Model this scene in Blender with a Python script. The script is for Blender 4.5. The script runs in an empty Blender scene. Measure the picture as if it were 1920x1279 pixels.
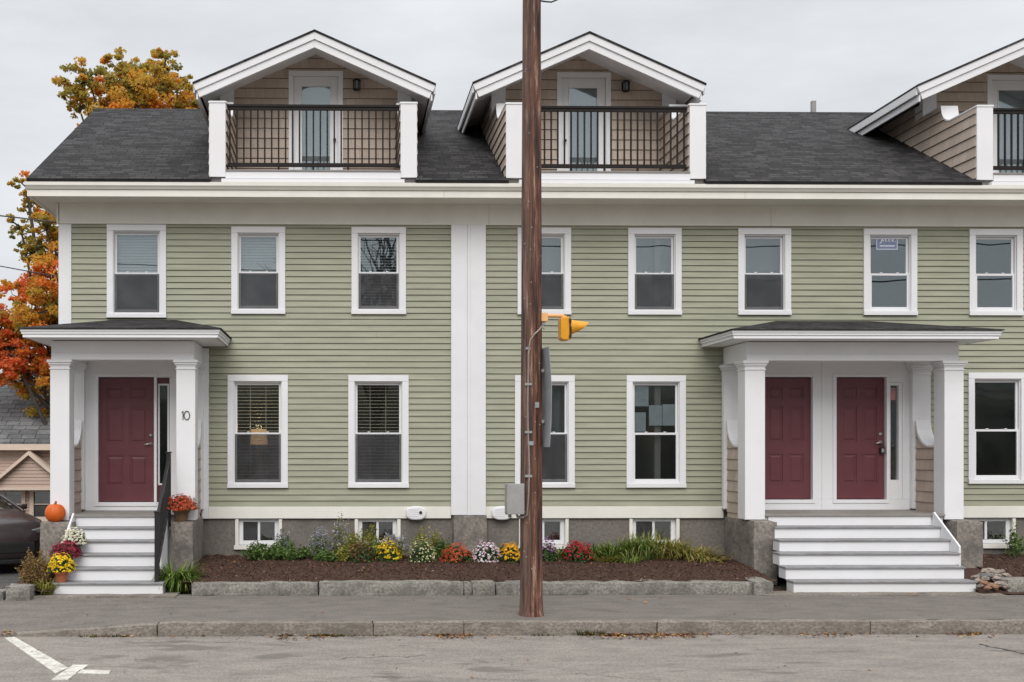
import bpy, math, random
from mathutils import Vector, noise
R = math.radians
S = bpy.context.scene
COL = S.collection
rnd = random.Random(7)
# ------------------------------------------------------------------ camera
F, D, EYE, PSI = 2150.0, 19.0, 2.15, R(1.0)
CX, CY = 645 + F * math.tan(PSI), 835.0
cd = bpy.data.cameras.new('camera'); cam = bpy.data.objects.new('camera', cd); COL.objects.link(cam)
cam.location = (0, -D, EYE); cam.rotation_euler = (R(90), 0, -PSI)
cd.sensor_width = 36.0; cd.lens = 36.0 * F / 1920
cd.shift_x = (960 - CX) / 1920; cd.shift_y = (CY - 639.5) / 1920
cd.clip_start = 0.1; cd.clip_end = 2000
S.camera = cam
def P(px, py, Y):
    """real position, on the plane at depth Y, of a point measured in the photograph"""
    a, b = (px - CX) / F, (CY - py) / F
    t = (Y + D) / (math.cos(PSI) - a * math.sin(PSI))
    return (math.sin(PSI) + a * math.cos(PSI)) * t, EYE + b * t
def PX(px, Y): return P(px, 835, Y)[0]
def PZ(py, Y, px=650): return P(px, py, Y)[1]
# ------------------------------------------------------------------ materials
def nodes(name):
    m = bpy.data.materials.new(name); m.use_nodes = True
    nt = m.node_tree
    return m, nt, nt.nodes['Principled BSDF'], nt.nodes['Material Output']
def N(nt, t, **kw):
    n = nt.nodes.new(t)
    for k, v in kw.items():
        if k.startswith('i_'):
            n.inputs[k[2:].replace('_', ' ')].default_value = v
        else: setattr(n, k, v)
    return n
def rgba(c): return (c[0], c[1], c[2], 1)
def mulc(c, k): return tuple(min(1, x * k) for x in c)
def coords(nt, scale=(1, 1, 1), rot=(0, 0, 0)):
    tc = N(nt, 'ShaderNodeTexCoord'); mp = N(nt, 'ShaderNodeMapping')
    mp.inputs['Scale'].default_value = scale; mp.inputs['Rotation'].default_value = rot
    nt.links.new(tc.outputs['Object'], mp.inputs['Vector']); return mp.outputs['Vector']
def noise_n(nt, vec, scale, detail=4, rough=.55):
    n = N(nt, 'ShaderNodeTexNoise'); n.inputs['Scale'].default_value = scale
    n.inputs['Detail'].default_value = detail; n.inputs['Roughness'].default_value = rough
    nt.links.new(vec, n.inputs['Vector']); return n.outputs['Fac']
def ramp(nt, fac, stops):
    r = N(nt, 'ShaderNodeValToRGB'); e = r.color_ramp.elements
    while len(e) < len(stops): e.new(.5)
    for i, (p, c) in enumerate(stops): e[i].position = p; e[i].color = rgba(c)
    nt.links.new(fac, r.inputs['Fac']); return r.outputs['Color']
def mix(nt, fac, a, b, mode='MIX'):
    m = N(nt, 'ShaderNodeMix'); m.data_type = 'RGBA'; m.blend_type = mode
    for s, v in ((m.inputs['Factor'], fac), (m.inputs['A'], a), (m.inputs['B'], b)):
        if hasattr(v, 'is_linked'): nt.links.new(v, s)
        elif isinstance(v, (int, float)): s.default_value = v
        else: s.default_value = rgba(v)
    return m.outputs['Result']
def bump(nt, b, h, strength=.3, dist=.01):
    n = N(nt, 'ShaderNodeBump'); n.inputs['Strength'].default_value = strength; n.inputs['Distance'].default_value = dist
    nt.links.new(h, n.inputs['Height']); nt.links.new(n.outputs['Normal'], b.inputs['Normal'])
def M(name, col, rough=.6, amt=.12, scale=6, stretch=(1, 1, 1), big=.0, bigscale=.6, bmp=0, bscale=60, metal=0, spec=.4, bigcol=None):
    m, nt, b, o = nodes(name)
    v = coords(nt, stretch)
    c = ramp(nt, noise_n(nt, v, scale), [(.3, mulc(col, 1 - amt)), (.7, mulc(col, 1 + amt))])
    if big:
        f = N(nt, 'ShaderNodeMapRange'); f.inputs['From Min'].default_value = .45; f.inputs['From Max'].default_value = .7
        f.inputs['To Max'].default_value = big
        nt.links.new(noise_n(nt, v, bigscale, 5, .6), f.inputs['Value'])
        c = mix(nt, f.outputs['Result'], c, bigcol or mulc(col, .55))
    nt.links.new(c, b.inputs['Base Color'])
    b.inputs['Roughness'].default_value = rough; b.inputs['Metallic'].default_value = metal
    b.inputs['Specular IOR Level'].default_value = spec
    if bmp: bump(nt, b, noise_n(nt, v, bscale, 5, .6), bmp, .01)
    return m
def leafmat(name, stops, rough=.6, trans=.25):
    m, nt, b, o = nodes(name)
    a = N(nt, 'ShaderNodeAttribute'); a.attribute_name = 'tint'
    c = ramp(nt, a.outputs['Fac'], stops)
    nt.links.new(c, b.inputs['Base Color']); b.inputs['Roughness'].default_value = rough
    b.inputs['Specular IOR Level'].default_value = .25
    if trans:
        t = N(nt, 'ShaderNodeBsdfTranslucent'); nt.links.new(c, t.inputs['Color'])
        x = N(nt, 'ShaderNodeMixShader'); x.inputs['Fac'].default_value = trans
        nt.links.new(b.outputs[0], x.inputs[1]); nt.links.new(t.outputs[0], x.inputs[2]); nt.links.new(x.outputs[0], o.inputs['Surface'])
    return m
def shingle_mat(name, c1, c2, axes='XY', bw=.32, rh=.13, mortar=.006, bmp=.35, joint=(.02, .02, .02), spd=.25):
    m, nt, b, o = nodes(name)
    tc = N(nt, 'ShaderNodeTexCoord'); sp = N(nt, 'ShaderNodeSeparateXYZ'); nt.links.new(tc.outputs['Object'], sp.inputs[0])
    cb = N(nt, 'ShaderNodeCombineXYZ')
    if axes == 'XY':
        nt.links.new(sp.outputs['X'], cb.inputs['X']); nt.links.new(sp.outputs['Y'], cb.inputs['Y'])
    else:
        ad = N(nt, 'ShaderNodeMath'); ad.operation = 'ADD'
        nt.links.new(sp.outputs['X'], ad.inputs[0]); nt.links.new(sp.outputs['Y'], ad.inputs[1])
        nt.links.new(ad.outputs[0], cb.inputs['X']); nt.links.new(sp.outputs['Z'], cb.inputs['Y'])
    br = N(nt, 'ShaderNodeTexBrick'); br.offset = .37; br.squash = 1.3; br.squash_frequency = 3
    nt.links.new(cb.outputs[0], br.inputs['Vector'])
    br.inputs['Color1'].default_value = rgba(c1); br.inputs['Color2'].default_value = rgba(c2); br.inputs['Mortar'].default_value = rgba(joint)
    br.inputs['Scale'].default_value = 1; br.inputs['Brick Width'].default_value = bw; br.inputs['Row Height'].default_value = rh
    br.inputs['Mortar Size'].default_value = mortar; br.inputs['Mortar Smooth'].default_value = .3
    nz = noise_n(nt, tc.outputs['Object'], 2.2, 6, .65)
    c = mix(nt, 1.0, br.outputs['Color'], ramp(nt, nz, [(.3, (1 - spd,) * 3), (.7, (1,) * 3)]), 'MULTIPLY')
    mpp = N(nt, 'ShaderNodeMapping'); mpp.inputs['Scale'].default_value = (1, 5, 1); nt.links.new(tc.outputs['Object'], mpp.inputs['Vector'])
    if axes == 'XY': c = mix(nt, 1.0, c, ramp(nt, noise_n(nt, mpp.outputs[0], 5.5, 6, .8), [(.36, (.62,) * 3), (.64, (1.3,) * 3)]), 'MULTIPLY')
    nz2 = noise_n(nt, tc.outputs['Object'], 46, 4, .8)
    c = mix(nt, 1.0, c, ramp(nt, nz2, [(.36, (.70 if axes == 'XY' else .88,) * 3), (.64, (1.12 if axes == 'XY' else 1.03,) * 3)]), 'MULTIPLY')
    nt.links.new(c, b.inputs['Base Color']); b.inputs['Roughness'].default_value = .85; b.inputs['Specular IOR Level'].default_value = .2
    inv = N(nt, 'ShaderNodeMath'); inv.operation = 'SUBTRACT'; inv.inputs[0].default_value = 1; nt.links.new(br.outputs['Fac'], inv.inputs[1])
    bump(nt, b, inv.outputs[0], bmp, .012)
    return m
WHITE = M('white_paint', (.76, .76, .775), .5, .035, 3, big=.22, bigscale=1.5, bigcol=(.55, .535, .51), bmp=.03, bscale=18)
CREAM = M('cream_trim', (.77, .75, .69), .5, .04, 3, big=.16, bigscale=.9, bigcol=(.55, .52, .45))
SAGE = M('sage_siding', (.318, .322, .238), .55, .12, 1.4, (1, 1, 9), big=.35, bigscale=.8, bigcol=(.26, .258, .185), bmp=.05, bscale=40)
SHAKE = shingle_mat('brown_shake', (.57, .475, .40), (.49, .405, .335), 'XZ', .165, .175, .003, .25, (.33, .27, .22), .12)
ROOF = shingle_mat('asphalt_shingle', (.074, .070, .071), (.026, .025, .026), 'XY', .21, .112, .008, .8, (.018, .017, .017), .35)
GROOF = shingle_mat('grey_shingle', (.25, .255, .26), (.16, .165, .17), 'XY', .34, .2, .01, .5, (.05, .05, .05), .3)
MAROON = M('maroon_paint', (.128, .038, .046), .38, .08, 4, bmp=.03, bscale=30)
GLASSM, nt_, b_, o_ = nodes('window_glass')
def glassy(m, nt, b, o, refl=.13, tint=(.9, .93, .93)):
    g = N(nt, 'ShaderNodeBsdfGlossy'); g.inputs['Roughness'].default_value = .0
    g.inputs['Color'].default_value = rgba((.86, .95, 1.0))
    nz = noise_n(nt, coords(nt, (1, 1, 1)), 1.6, 1, .4); bp = N(nt, 'ShaderNodeBump'); bp.inputs['Strength'].default_value = .04; bp.inputs['Distance'].default_value = .02
    nt.links.new(nz, bp.inputs['Height']); nt.links.new(bp.outputs[0], g.inputs['Normal'])
    t = N(nt, 'ShaderNodeBsdfTransparent'); t.inputs['Color'].default_value = rgba(tint)
    x = N(nt, 'ShaderNodeMixShader'); x.inputs['Fac'].default_value = refl
    nt.links.new(t.outputs[0], x.inputs[1]); nt.links.new(g.outputs[0], x.inputs[2]); nt.links.new(x.outputs[0], o.inputs['Surface'])
    nt.nodes.remove(b)
glassy(GLASSM, nt_, b_, o_)
SCREENM, nt_, b_, o_ = nodes('insect_screen_mesh')
nt_.links.new(ramp(nt_, noise_n(nt_, coords(nt_, (1, 1, 1)), 3.2, 6, .65), [(.32, (.034, .034, .037)), (.5, (.058, .058, .062)), (.68, (.090, .090, .094))]), b_.inputs['Base Color']); b_.inputs['Roughness'].default_value = .8  # mottled reflection painted into the mesh colour
t_ = N(nt_, 'ShaderNodeBsdfTransparent'); x_ = N(nt_, 'ShaderNodeMixShader'); x_.inputs['Fac'].default_value = .42
nt_.links.new(t_.outputs[0], x_.inputs[1]); nt_.links.new(b_.outputs[0], x_.inputs[2]); nt_.links.new(x_.outputs[0], o_.inputs['Surface'])
BLACKM = M('black_iron', (.018, .018, .02), .4, .1, 8)
BRONZE = M('dark_bronze_metal', (.020, .017, .016), .6, .1, 8, spec=.15)
TREAD = M('grey_tread', (.25, .25, .255), .6, .25, 7, (1, 5, 5), big=.6, bigscale=2.4, bigcol=(.16, .15, .14))
DECKM = M('deck_boards', (.24, .225, .21), .6, .1, 5)
GRANITE = M('granite', (.235, .22, .192), .85, .45, 30, big=.85, bigscale=3.5, bmp=.9, bscale=18, bigcol=(.10, .095, .088))
PIER = M('weathered_granite', (.22, .195, .17), .9, .35, 24, big=.85, bigscale=2.8, bmp=.5, bscale=22, bigcol=(.095, .088, .083))
FOUND = M('foundation_stone', (.18, .16, .143), .9, .25, 22, big=.8, bigscale=2.0, bmp=.5, bscale=14, bigcol=(.12, .105, .095))
KERBM = M('kerb_granite', (.215, .19, .162), .85, .4, 26, (1, 1, 1.6), big=.75, bigscale=2.6, bmp=1, bscale=14, bigcol=(.115, .098, .08))
BLINDM = M('blind_slats', (.27, .28, .29), .5, .05, 3)
DARKBLIND = M('pale_blind_slats', (.62, .55, .42), .5, .05, 3)
ROOMM = M('room_wall', (.13, .12, .115), .8, .05, 2)
CURTAIN = M('shade_cloth', (.11, .11, .118), .8, .2, 2.5, (1, 1, .4))
PAPER = M('paper', (.24, .26, .28), .7, .1, 20)
GREYM = M('grey_metal', (.30, .295, .285), .5, .1, 9, big=.2, bigscale=4)
SIGNBACK = M('sign_aluminium', (.27, .29, .305), .5, .1, 5)
YELLOW = M('signal_yellow', (.68, .305, .010), .4, .1, 9, big=.2, bigscale=5, bigcol=(.52, .21, .01))
ORANGEPIPE = M('faded_orange_pipe', (.75, .40, .17), .5, .1, 9)
CABLE = M('cable_black', (.03, .03, .032), .6, .1, 5)
CONDUIT = M('conduit_grey', (.26, .21, .18), .6, .2, 20)
BULB = M('lens_dark', (.05, .03, .02), .15, .1, 5)
STEEL = M('satin_steel', (.6, .58, .55), .3, .05, 5, metal=.9)
SKYTOP, CLOUD, SUNE, EXPO = 2.4, (.775, .79, .815), 1.75, 0.06
# ------------------------------------------------------------------ mesh helpers
ORG = {}
class MB:
    def __init__(s): s.v = []; s.f = []; s.t = []
    def add(s, vs, fs, tint=None):
        b = len(s.v); s.v += [tuple(x) for x in vs]
        for f in fs:
            s.f.append(tuple(b + i for i in f)); s.t.append(tint if tint is not None else .5)
        return s
    def box(s, x0, x1, y0, y1, z0, z1):
        x0, x1 = min(x0, x1), max(x0, x1); y0, y1 = min(y0, y1), max(y0, y1); z0, z1 = min(z0, z1), max(z0, z1)
        return s.add([(x0, y0, z0), (x1, y0, z0), (x1, y1, z0), (x0, y1, z0), (x0, y0, z1), (x1, y0, z1), (x1, y1, z1), (x0, y1, z1)],
                     [(0, 3, 2, 1), (4, 5, 6, 7), (0, 1, 5, 4), (1, 2, 6, 5), (2, 3, 7, 6), (3, 0, 4, 7)])
    def prism(s, pts, axis, a0, a1):
        """polygon in the plane across AXIS ('x': (y,z), 'y': (x,z), 'z': (x,y)) swept from a0 to a1"""
        n = len(pts)
        mk = {'x': lambda p, a: (a, p[0], p[1]), 'y': lambda p, a: (p[0], a, p[1]), 'z': lambda p, a: (p[0], p[1], a)}[axis]
        vs = [mk(p, a0) for p in pts] + [mk(p, a1) for p in pts]
        fs = [tuple(range(n)), tuple(range(2 * n - 1, n - 1, -1))] + [(i, i + n, (i + 1) % n + n, (i + 1) % n) for i in range(n)]
        return s.add(vs, fs)
    def tube(s, pts, rad, n=10, cap=True, tint=None):
        pts = [Vector(p) for p in pts]; rr = rad if isinstance(rad, (list, tuple)) else [rad] * len(pts)
        vs = []; prev = None
        for i, p in enumerate(pts):
            d = (pts[min(i + 1, len(pts) - 1)] - pts[max(i - 1, 0)]).normalized()
            if prev is None:
                a = d.orthogonal().normalized()
            else: a = (prev - d * prev.dot(d)).normalized()
            prev = a; b = d.cross(a)
            vs += [p + (a * math.cos(2 * math.pi * k / n) + b * math.sin(2 * math.pi * k / n)) * rr[i] for k in range(n)]
        fs = []
        for i in range(len(pts) - 1):
            for k in range(n):
                fs.append((i * n + k, i * n + (k + 1) % n, (i + 1) * n + (k + 1) % n, (i + 1) * n + k))
        if cap: fs += [tuple(range(n - 1, -1, -1)), tuple(range((len(pts) - 1) * n, len(pts) * n))]
        return s.add(vs, fs, tint)
    def lathe(s, prof, c, n=24, axis='z', rib=0, ribs=0):
        vs = []
        for r, h in prof:
            for k in range(n):
                a = 2 * math.pi * k / n; q = r * (1 - rib * abs(math.sin(a * ribs / 2)) ** -0 * (0 if not ribs else (1 - abs(math.sin(a * ribs / 2)))))
                x, y = q * math.cos(a), q * math.sin(a)
                vs.append({'z': (c[0] + x, c[1] + y, c[2] + h), 'x': (c[0] + h, c[1] + x, c[2] + y), 'y': (c[0] + x, c[1] + h, c[2] + y)}[axis])
        fs = [(i * n + k, i * n + (k + 1) % n, (i + 1) * n + (k + 1) % n, (i + 1) * n + k) for i in range(len(prof) - 1) for k in range(n)]
        fs += [tuple(range(n - 1, -1, -1)), tuple(range((len(prof) - 1) * n, len(prof) * n))]
        return s.add(vs, fs)
    def rough(s, x0, x1, y0, y1, z0, z1, step=.08, amp=.012, freq=4, seed=0, fz=None, round_=.02):
        """a stone block: subdivided box with worn edges and an uneven surface"""
        nx, ny, nz = [max(2, int(round((b - a) / step))) for a, b in ((x0, x1), (y0, y1), (z0, z1))]
        idx = {}; vs = []; fs = []
        def vert(i, j, k):
            if (i, j, k) in idx: return idx[i, j, k]
            p = Vector((x0 + (x1 - x0) * i / nx, y0 + (y1 - y0) * j / ny, z0 + (z1 - z0) * k / nz))
            e = [(-1 if a == 0 else 1 if a == m else 0) for a, m in ((i, nx), (j, ny), (k, nz))]
            if sum(map(abs, e)) >= 2: p -= Vector(e) * round_ * (.6 + .8 * noise.noise(p * 5 + Vector((seed, 0, 0))))
            p += noise.noise_vector(p * freq + Vector((seed * 3.1, seed, 0))) * amp
            p += noise.noise_vector(p * freq * 4 + Vector((seed * 3.1, seed, 9))) * amp * .4
            if fz: p.z += fz(p.x)
            idx[i, j, k] = len(vs); vs.append(p); return idx[i, j, k]
        for i in range(nx):
            for j in range(ny):
                fs.append((vert(i, j, nz), vert(i + 1, j, nz), vert(i + 1, j + 1, nz), vert(i, j + 1, nz)))
                fs.append((vert(i, j, 0), vert(i, j + 1, 0), vert(i + 1, j + 1, 0), vert(i + 1, j, 0)))
        for i in range(nx):
            for k in range(nz):
                fs.append((vert(i, 0, k), vert(i + 1, 0, k), vert(i + 1, 0, k + 1), vert(i, 0, k + 1)))
                fs.append((vert(i, ny, k), vert(i, ny, k + 1), vert(i + 1, ny, k + 1), vert(i + 1, ny, k)))
        for j in range(ny):
            for k in range(nz):
                fs.append((vert(0, j, k), vert(0, j, k + 1), vert(0, j + 1, k + 1), vert(0, j + 1, k)))
                fs.append((vert(nx, j, k), vert(nx, j + 1, k), vert(nx, j + 1, k + 1), vert(nx, j, k + 1)))
        return s.add(vs, fs)
    def grid(s, x0, x1, y0, y1, nx, ny, fz):
        vs = [(x0 + (x1 - x0) * i / nx, y0 + (y1 - y0) * j / ny) for j in range(ny + 1) for i in range(nx + 1)]
        vs = [(x, y, fz(x, y)) for x, y in vs]
        return s.add(vs, [(j * (nx + 1) + i, j * (nx + 1) + i + 1, (j + 1) * (nx + 1) + i + 1, (j + 1) * (nx + 1) + i) for j in range(ny) for i in range(nx)])
    def clap(s, poly, o, u, v, n, pitch, z0, lip, gap=.009):
        """lapped boards over a convex polygon (s,t) of the plane o + u*s + v*t, facing n"""
        o, u, v, n = Vector(o), Vector(u), Vector(v), Vector(n)
        ts = [p[1] for p in poly]
        k0 = math.floor((min(ts) - z0) / pitch + 1e-6)
        flip = u.cross(v).dot(n) < 0
        for k in range(k0, k0 + 400):
            a, b = z0 + k * pitch, z0 + (k + 1) * pitch
            if a >= max(ts) - 1e-6: break
            q = clipt(clipt(poly, a, 1), b - gap, -1)
            if len(q) < 3: continue
            if flip: q = q[::-1]
            fr = [o + u * p[0] + v * p[1] + n * (.003 + lip * (1 - (p[1] - a) / pitch)) for p in q]
            bk = [o + u * p[0] + v * p[1] for p in q]
            m = len(q)
            s.add(fr + bk, [tuple(range(m))] + [(i, i + m, (i + 1) % m + m, (i + 1) % m) for i in range(m)])
        return s
    def build(s, name, mat, parent=None, loc=(0, 0, 0), bevel=0, smooth=False, kind=None, tint=False):
        org = Vector(loc) if parent is None else ORG[parent.name]
        me = bpy.data.meshes.new(name)
        me.from_pydata([(x - org.x, y - org.y, z - org.z) for x, y, z in s.v], [], s.f); me.update()
        if tint:
            a = me.attributes.new('tint', 'FLOAT', 'FACE'); a.data.foreach_set('value', s.t)
        if smooth: me.polygons.foreach_set('use_smooth', [True] * len(me.polygons))
        ob = bpy.data.objects.new(name, me); me.materials.append(mat); COL.objects.link(ob)
        if parent is not None: ob.parent = parent
        else: ob.location = org
        ORG[ob.name] = org
        if kind: ob['kind'] = kind
        if bevel:
            bv = ob.modifiers.new('edge', 'BEVEL'); bv.width = bevel; bv.segments = 2; bv.limit_method = 'ANGLE'; bv.angle_limit = R(40)
        return ob
def clipt(poly, a, sgn):
    out = []
    for i in range(len(poly)):
        p, q = poly[i], poly[(i + 1) % len(poly)]
        dp, dq = (p[1] - a) * sgn, (q[1] - a) * sgn
        if dp >= 0: out.append(p)
        if (dp > 1e-9 and dq < -1e-9) or (dp < -1e-9 and dq > 1e-9):
            k = dp / (dp - dq); out.append((p[0] + (q[0] - p[0]) * k, a))
    return out
def tag(o, label, cat, group=None, kind=None):
    o['label'] = label; o['category'] = cat
    if group: o['group'] = group
    if kind: o['kind'] = kind
    return o
def thing(name, label, cat, loc, group=None):
    o = bpy.data.objects.new(name, None); o.empty_display_size = .2; COL.objects.link(o); o.location = loc
    ORG[o.name] = Vector(loc); return tag(o, label, cat, group)
def rects_minus(x0, x1, z0, z1, holes):
    """split a rectangle around rectangular holes"""
    zs = sorted({z0, z1} | {min(max(h[k], z0), z1) for h in holes for k in (2, 3)})
    out = []
    for a, b in zip(zs, zs[1:]):
        if b - a < 1e-5: continue
        cuts = sorted((max(h[0], x0), min(h[1], x1)) for h in holes if h[2] < (a + b) / 2 < h[3] and h[1] > x0 and h[0] < x1)
        x = x0
        for c0, c1 in cuts:
            if c0 > x + 1e-5: out.append((x, c0, a, b))
            x = max(x, c1)
        if x1 > x + 1e-5: out.append((x, x1, a, b))
    return out
def ring(mb, x0, x1, z0, z1, y0, y1, wl, wr=None, wt=None, wb=None):
    """a four-sided frame, pieces butted"""
    wr = wl if wr is None else wr; wt = wl if wt is None else wt; wb = wl if wb is None else wb
    mb.box(x0, x0 + wl, y0, y1, z0, z1); mb.box(x1 - wr, x1, y0, y1, z0, z1)
    mb.box(x0 + wl, x1 - wr, y0 + .0015, y1, z1 - wt, z1); mb.box(x0 + wl, x1 - wr, y0 + .0015, y1, z0, z0 + wb)
    return mb
# ------------------------------------------------------------------ terrain and street (structure)
ZROAD = -.15
def zk(x):  # the kerb drops to the driveway on the left
    return -.13 * min(1, max(0, (-2.1 - x) / 1.9))
def zside(x, y):
    k = min(1, max(0, (-2.5 - y) / 2.45)); return zk(x) * k + .004 * noise.noise(Vector((x * .7, y * .7, 3)))
GRASSG = M('bare_ground', (.095, .078, .055), .9, .3, 3, big=.5, bigscale=.4)
g = MB(); prof = [(-500, -.25), (-16, -.25), (-4.3, -.25), (-2.45, -.25), (-2.44, -.03), (3, -.03), (7, -.7), (10, -1.5), (40, -2.5), (400, -3)]
for i in range(len(prof) - 1):
    (a, za), (b, zb) = prof[i], prof[i + 1]
    g.add([(-400, a, za), (400, a, za), (400, b, zb), (-400, b, zb)], [(0, 1, 2, 3)])
g.build('ground', GRASSG, kind='structure')
def asphalt(name, col, dark, blot, amt=.11):
    m, nt, b, o = nodes(name)
    v = coords(nt); vst = coords(nt, (1.3, .38, 1)); vs = coords(nt, (.6, 1.2, 1))
    c = ramp(nt, noise_n(nt, vst, 34, 5, .75), [(.32, mulc(col, 1 - amt * 2.6)), (.5, col), (.68, mulc(col, 1 + amt * 1.8))])
    c = mix(nt, 1, c, ramp(nt, noise_n(nt, vs, 3.4, 7, .72), [(.34, (.74, .74, .75)), (.62, (1.04, 1.03, 1.02))]), 'MULTIPLY')
    f = N(nt, 'ShaderNodeMapRange'); f.inputs['From Min'].default_value = .585; f.inputs['From Max'].default_value = .66; f.inputs['To Max'].default_value = blot
    nt.links.new(noise_n(nt, vs, 2.1, 4, .55), f.inputs['Value']); c = mix(nt, f.outputs['Result'], c, dark)
    f2 = N(nt, 'ShaderNodeMapRange'); f2.inputs['From Min'].default_value = .66; f2.inputs['From Max'].default_value = .72; f2.inputs['To Max'].default_value = .6
    nt.links.new(noise_n(nt, v, 75, 2, .5), f2.inputs['Value']); c = mix(nt, f2.outputs['Result'], c, mulc(col, 1.7))
    nt.links.new(c, b.inputs['Base Color']); b.inputs['Roughness'].default_value = .9; b.inputs['Specular IOR Level'].default_value = .2
    bump(nt, b, noise_n(nt, v, 120, 3, .7), .5, .006); return m
ROADM = asphalt('road_asphalt', (.258, .233, .208), (.14, .124, .11), .8)
SIDEM = asphalt('sidewalk_asphalt', (.182, .163, .146), (.125, .112, .10), .7)
MB().grid(-45, 60, -24, -5.16, 105, 20, lambda x, y: ZROAD + .004 * noise.noise(Vector((x * .5, y * .5, 0)))).build('road', ROADM, kind='structure', smooth=True)
MB().grid(-30, 40, -4.965, -2.44, 280, 12, zside).build('sidewalk', SIDEM, kind='structure', smooth=True)
DRIVEM = asphalt('driveway_asphalt', (.10, .095, .09), (.06, .056, .052), .4)
def zdrive(x, y): return -.018 if y < 3 else -.018 - (y - 3) * .1675 if y < 7 else -.688 - (y - 7) * .2667
MB().grid(-10, -5.0, -2.44, 9.9, 5, 60, zdrive).build('driveway', DRIVEM, kind='structure')
kb = MB(); x = -16.0; i = 0
for w in [2.4] * 5 + [1.75, 2.6, 1.1, 2.35, 2.6, 2.2, 2.5, 2.3, 2.5, 2.4, 2.6, 2.6, 2.6]:
    kb.rough(x - .002, x + w + .002, -5.165, -4.96, ZROAD - .1, .012, .09, .010, 3, i, zk, .014); x += w; i += 1
kb.build('kerb', KERBM, kind='structure')
# painted parking mark: an angled line ending in a tee
PAINT = M('road_paint', (.60, .58, .52), .75, .16, 40, big=.9, bigscale=11, bigcol=(.31, .28, .25))
def onroad(px, py):
    a, b = (px - CX) / F, (CY - py) / F
    t = (ZROAD + .006 - EYE) / b
    return ((math.sin(PSI) + a * math.cos(PSI)) * t, -D + (math.cos(PSI) - a * math.sin(PSI)) * t)
rm = MB()
for poly in ([(8, 1196), (27, 1194), (128, 1252), (104, 1262)], [(97, 1274), (137, 1246.5), (166, 1246.5), (127, 1274)], [(151, 1255.5), (208, 1257), (204, 1263), (142, 1262)]):
    pts = [onroad(*p) for p in poly]
    rm.prism(pts, 'z', ZROAD - .002, ZROAD + .007)
rm.build('road_marking', PAINT, kind='structure')
# mulch beds
MULCH, nt, b, o = nodes('bark_mulch')
v = coords(nt); c = ramp(nt, noise_n(nt, v, 55, 5, .75), [(.32, (.018, .009, .006)), (.52, (.072, .033, .020)), (.72, (.145, .074, .045))])
nt.links.new(c, b.inputs['Base Color']); b.inputs['Roughness'].default_value = .95; bump(nt, b, noise_n(nt, v, 60, 5, .75), 1, .03)
def zbed(x, y):
    k = min(1, max(0, -y / 2.36)); k = k * k * .6 + k * .4
    return .33 - .155 * k + .02 * noise.noise(Vector((x * 1.6, y * 1.6, 0))) + .018 * noise.noise(Vector((x * 7, y * 7, 4))) + .012 * noise.noise(Vector((x * 22, y * 22, 4)))
XL, XRT = PX(113, 0), 16.5
MB().grid(-2.36, 6.30, -2.42, .06, 260, 64, zbed).build('planting_bed', MULCH, kind='structure', smooth=True)
MB().grid(9.80, 14.5, -2.42, .06, 120, 60, zbed).build('planting_bed', MULCH, kind='structure', smooth=True)
MB().grid(-4.95, -4.15, -2.70, -1.2, 24, 36, lambda x, y: zbed(x, y - 1) - .10).build('planting_bed', MULCH, kind='structure', smooth=True)
# hills: the wooded ridge across the street that the windows reflect, and one far off on the left
HILLM = M('wooded_hill', (.038, .040, .030), .95, .7, .5, big=.8, bigscale=.16, bigcol=(.095, .075, .05))
def hill(pts, name='hill'):
    mb = MB(); vs = []
    for (x, y, h, w) in pts:
        vs += [(x, y - w, -6), (x, y - w * .4, h * .75 - 2), (x, y, h), (x, y + w * .4, h * .7 - 2), (x, y + w, -6)]
    n = len(pts); mb.add(vs, [(i * 5 + j, (i + 1) * 5 + j, (i + 1) * 5 + j + 1, i * 5 + j + 1) for i in range(n - 1) for j in range(4)])
    return mb.build(name, HILLM, kind='structure', smooth=True)
hill([(-320 + 8 * i, -190, 17.5 + 6 * noise.noise(Vector((i * .13, 0, 2))) + 2.5 * noise.noise(Vector((i * .5, 1, 2))) + 1.2 * noise.noise(Vector((i * 1.7, 1, 2))), 45) for i in range(81)])
hill([(-150 + 6 * i, 170, 9 + 4 * noise.noise(Vector((i * .2, 5, 2))) + 1.0 * noise.noise(Vector((i * 1.1, 5, 2))), 35) for i in range(36)])
MB().grid(9.15, 9.95, -2.72, -1.3, 16, 24, lambda x, y: .02 + .22 * min(1, max(0, (y + 2.7) / .8)) + .02 * noise.noise(Vector((x * 6, y * 6, 1)))).build('planting_bed', MULCH, kind='structure', smooth=True)
MB().grid(6.25, 6.55, -2.5, -1.3, 12, 24, lambda x, y: .002 + .015 * noise.noise(Vector((x * 6, y * 6, 1)))).build('planting_bed', MULCH, kind='structure', smooth=True)
hill([(-60 + 1.5 * i, -38, 4.6 + 1.0 * noise.noise(Vector((i * .35, 7, 2))) + .5 * noise.noise(Vector((i * 1.1, 7, 2))), 4) for i in range(90)], 'added_dark_bank')  # unseen bank, added so the ground-floor panes reflect something dark
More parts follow.
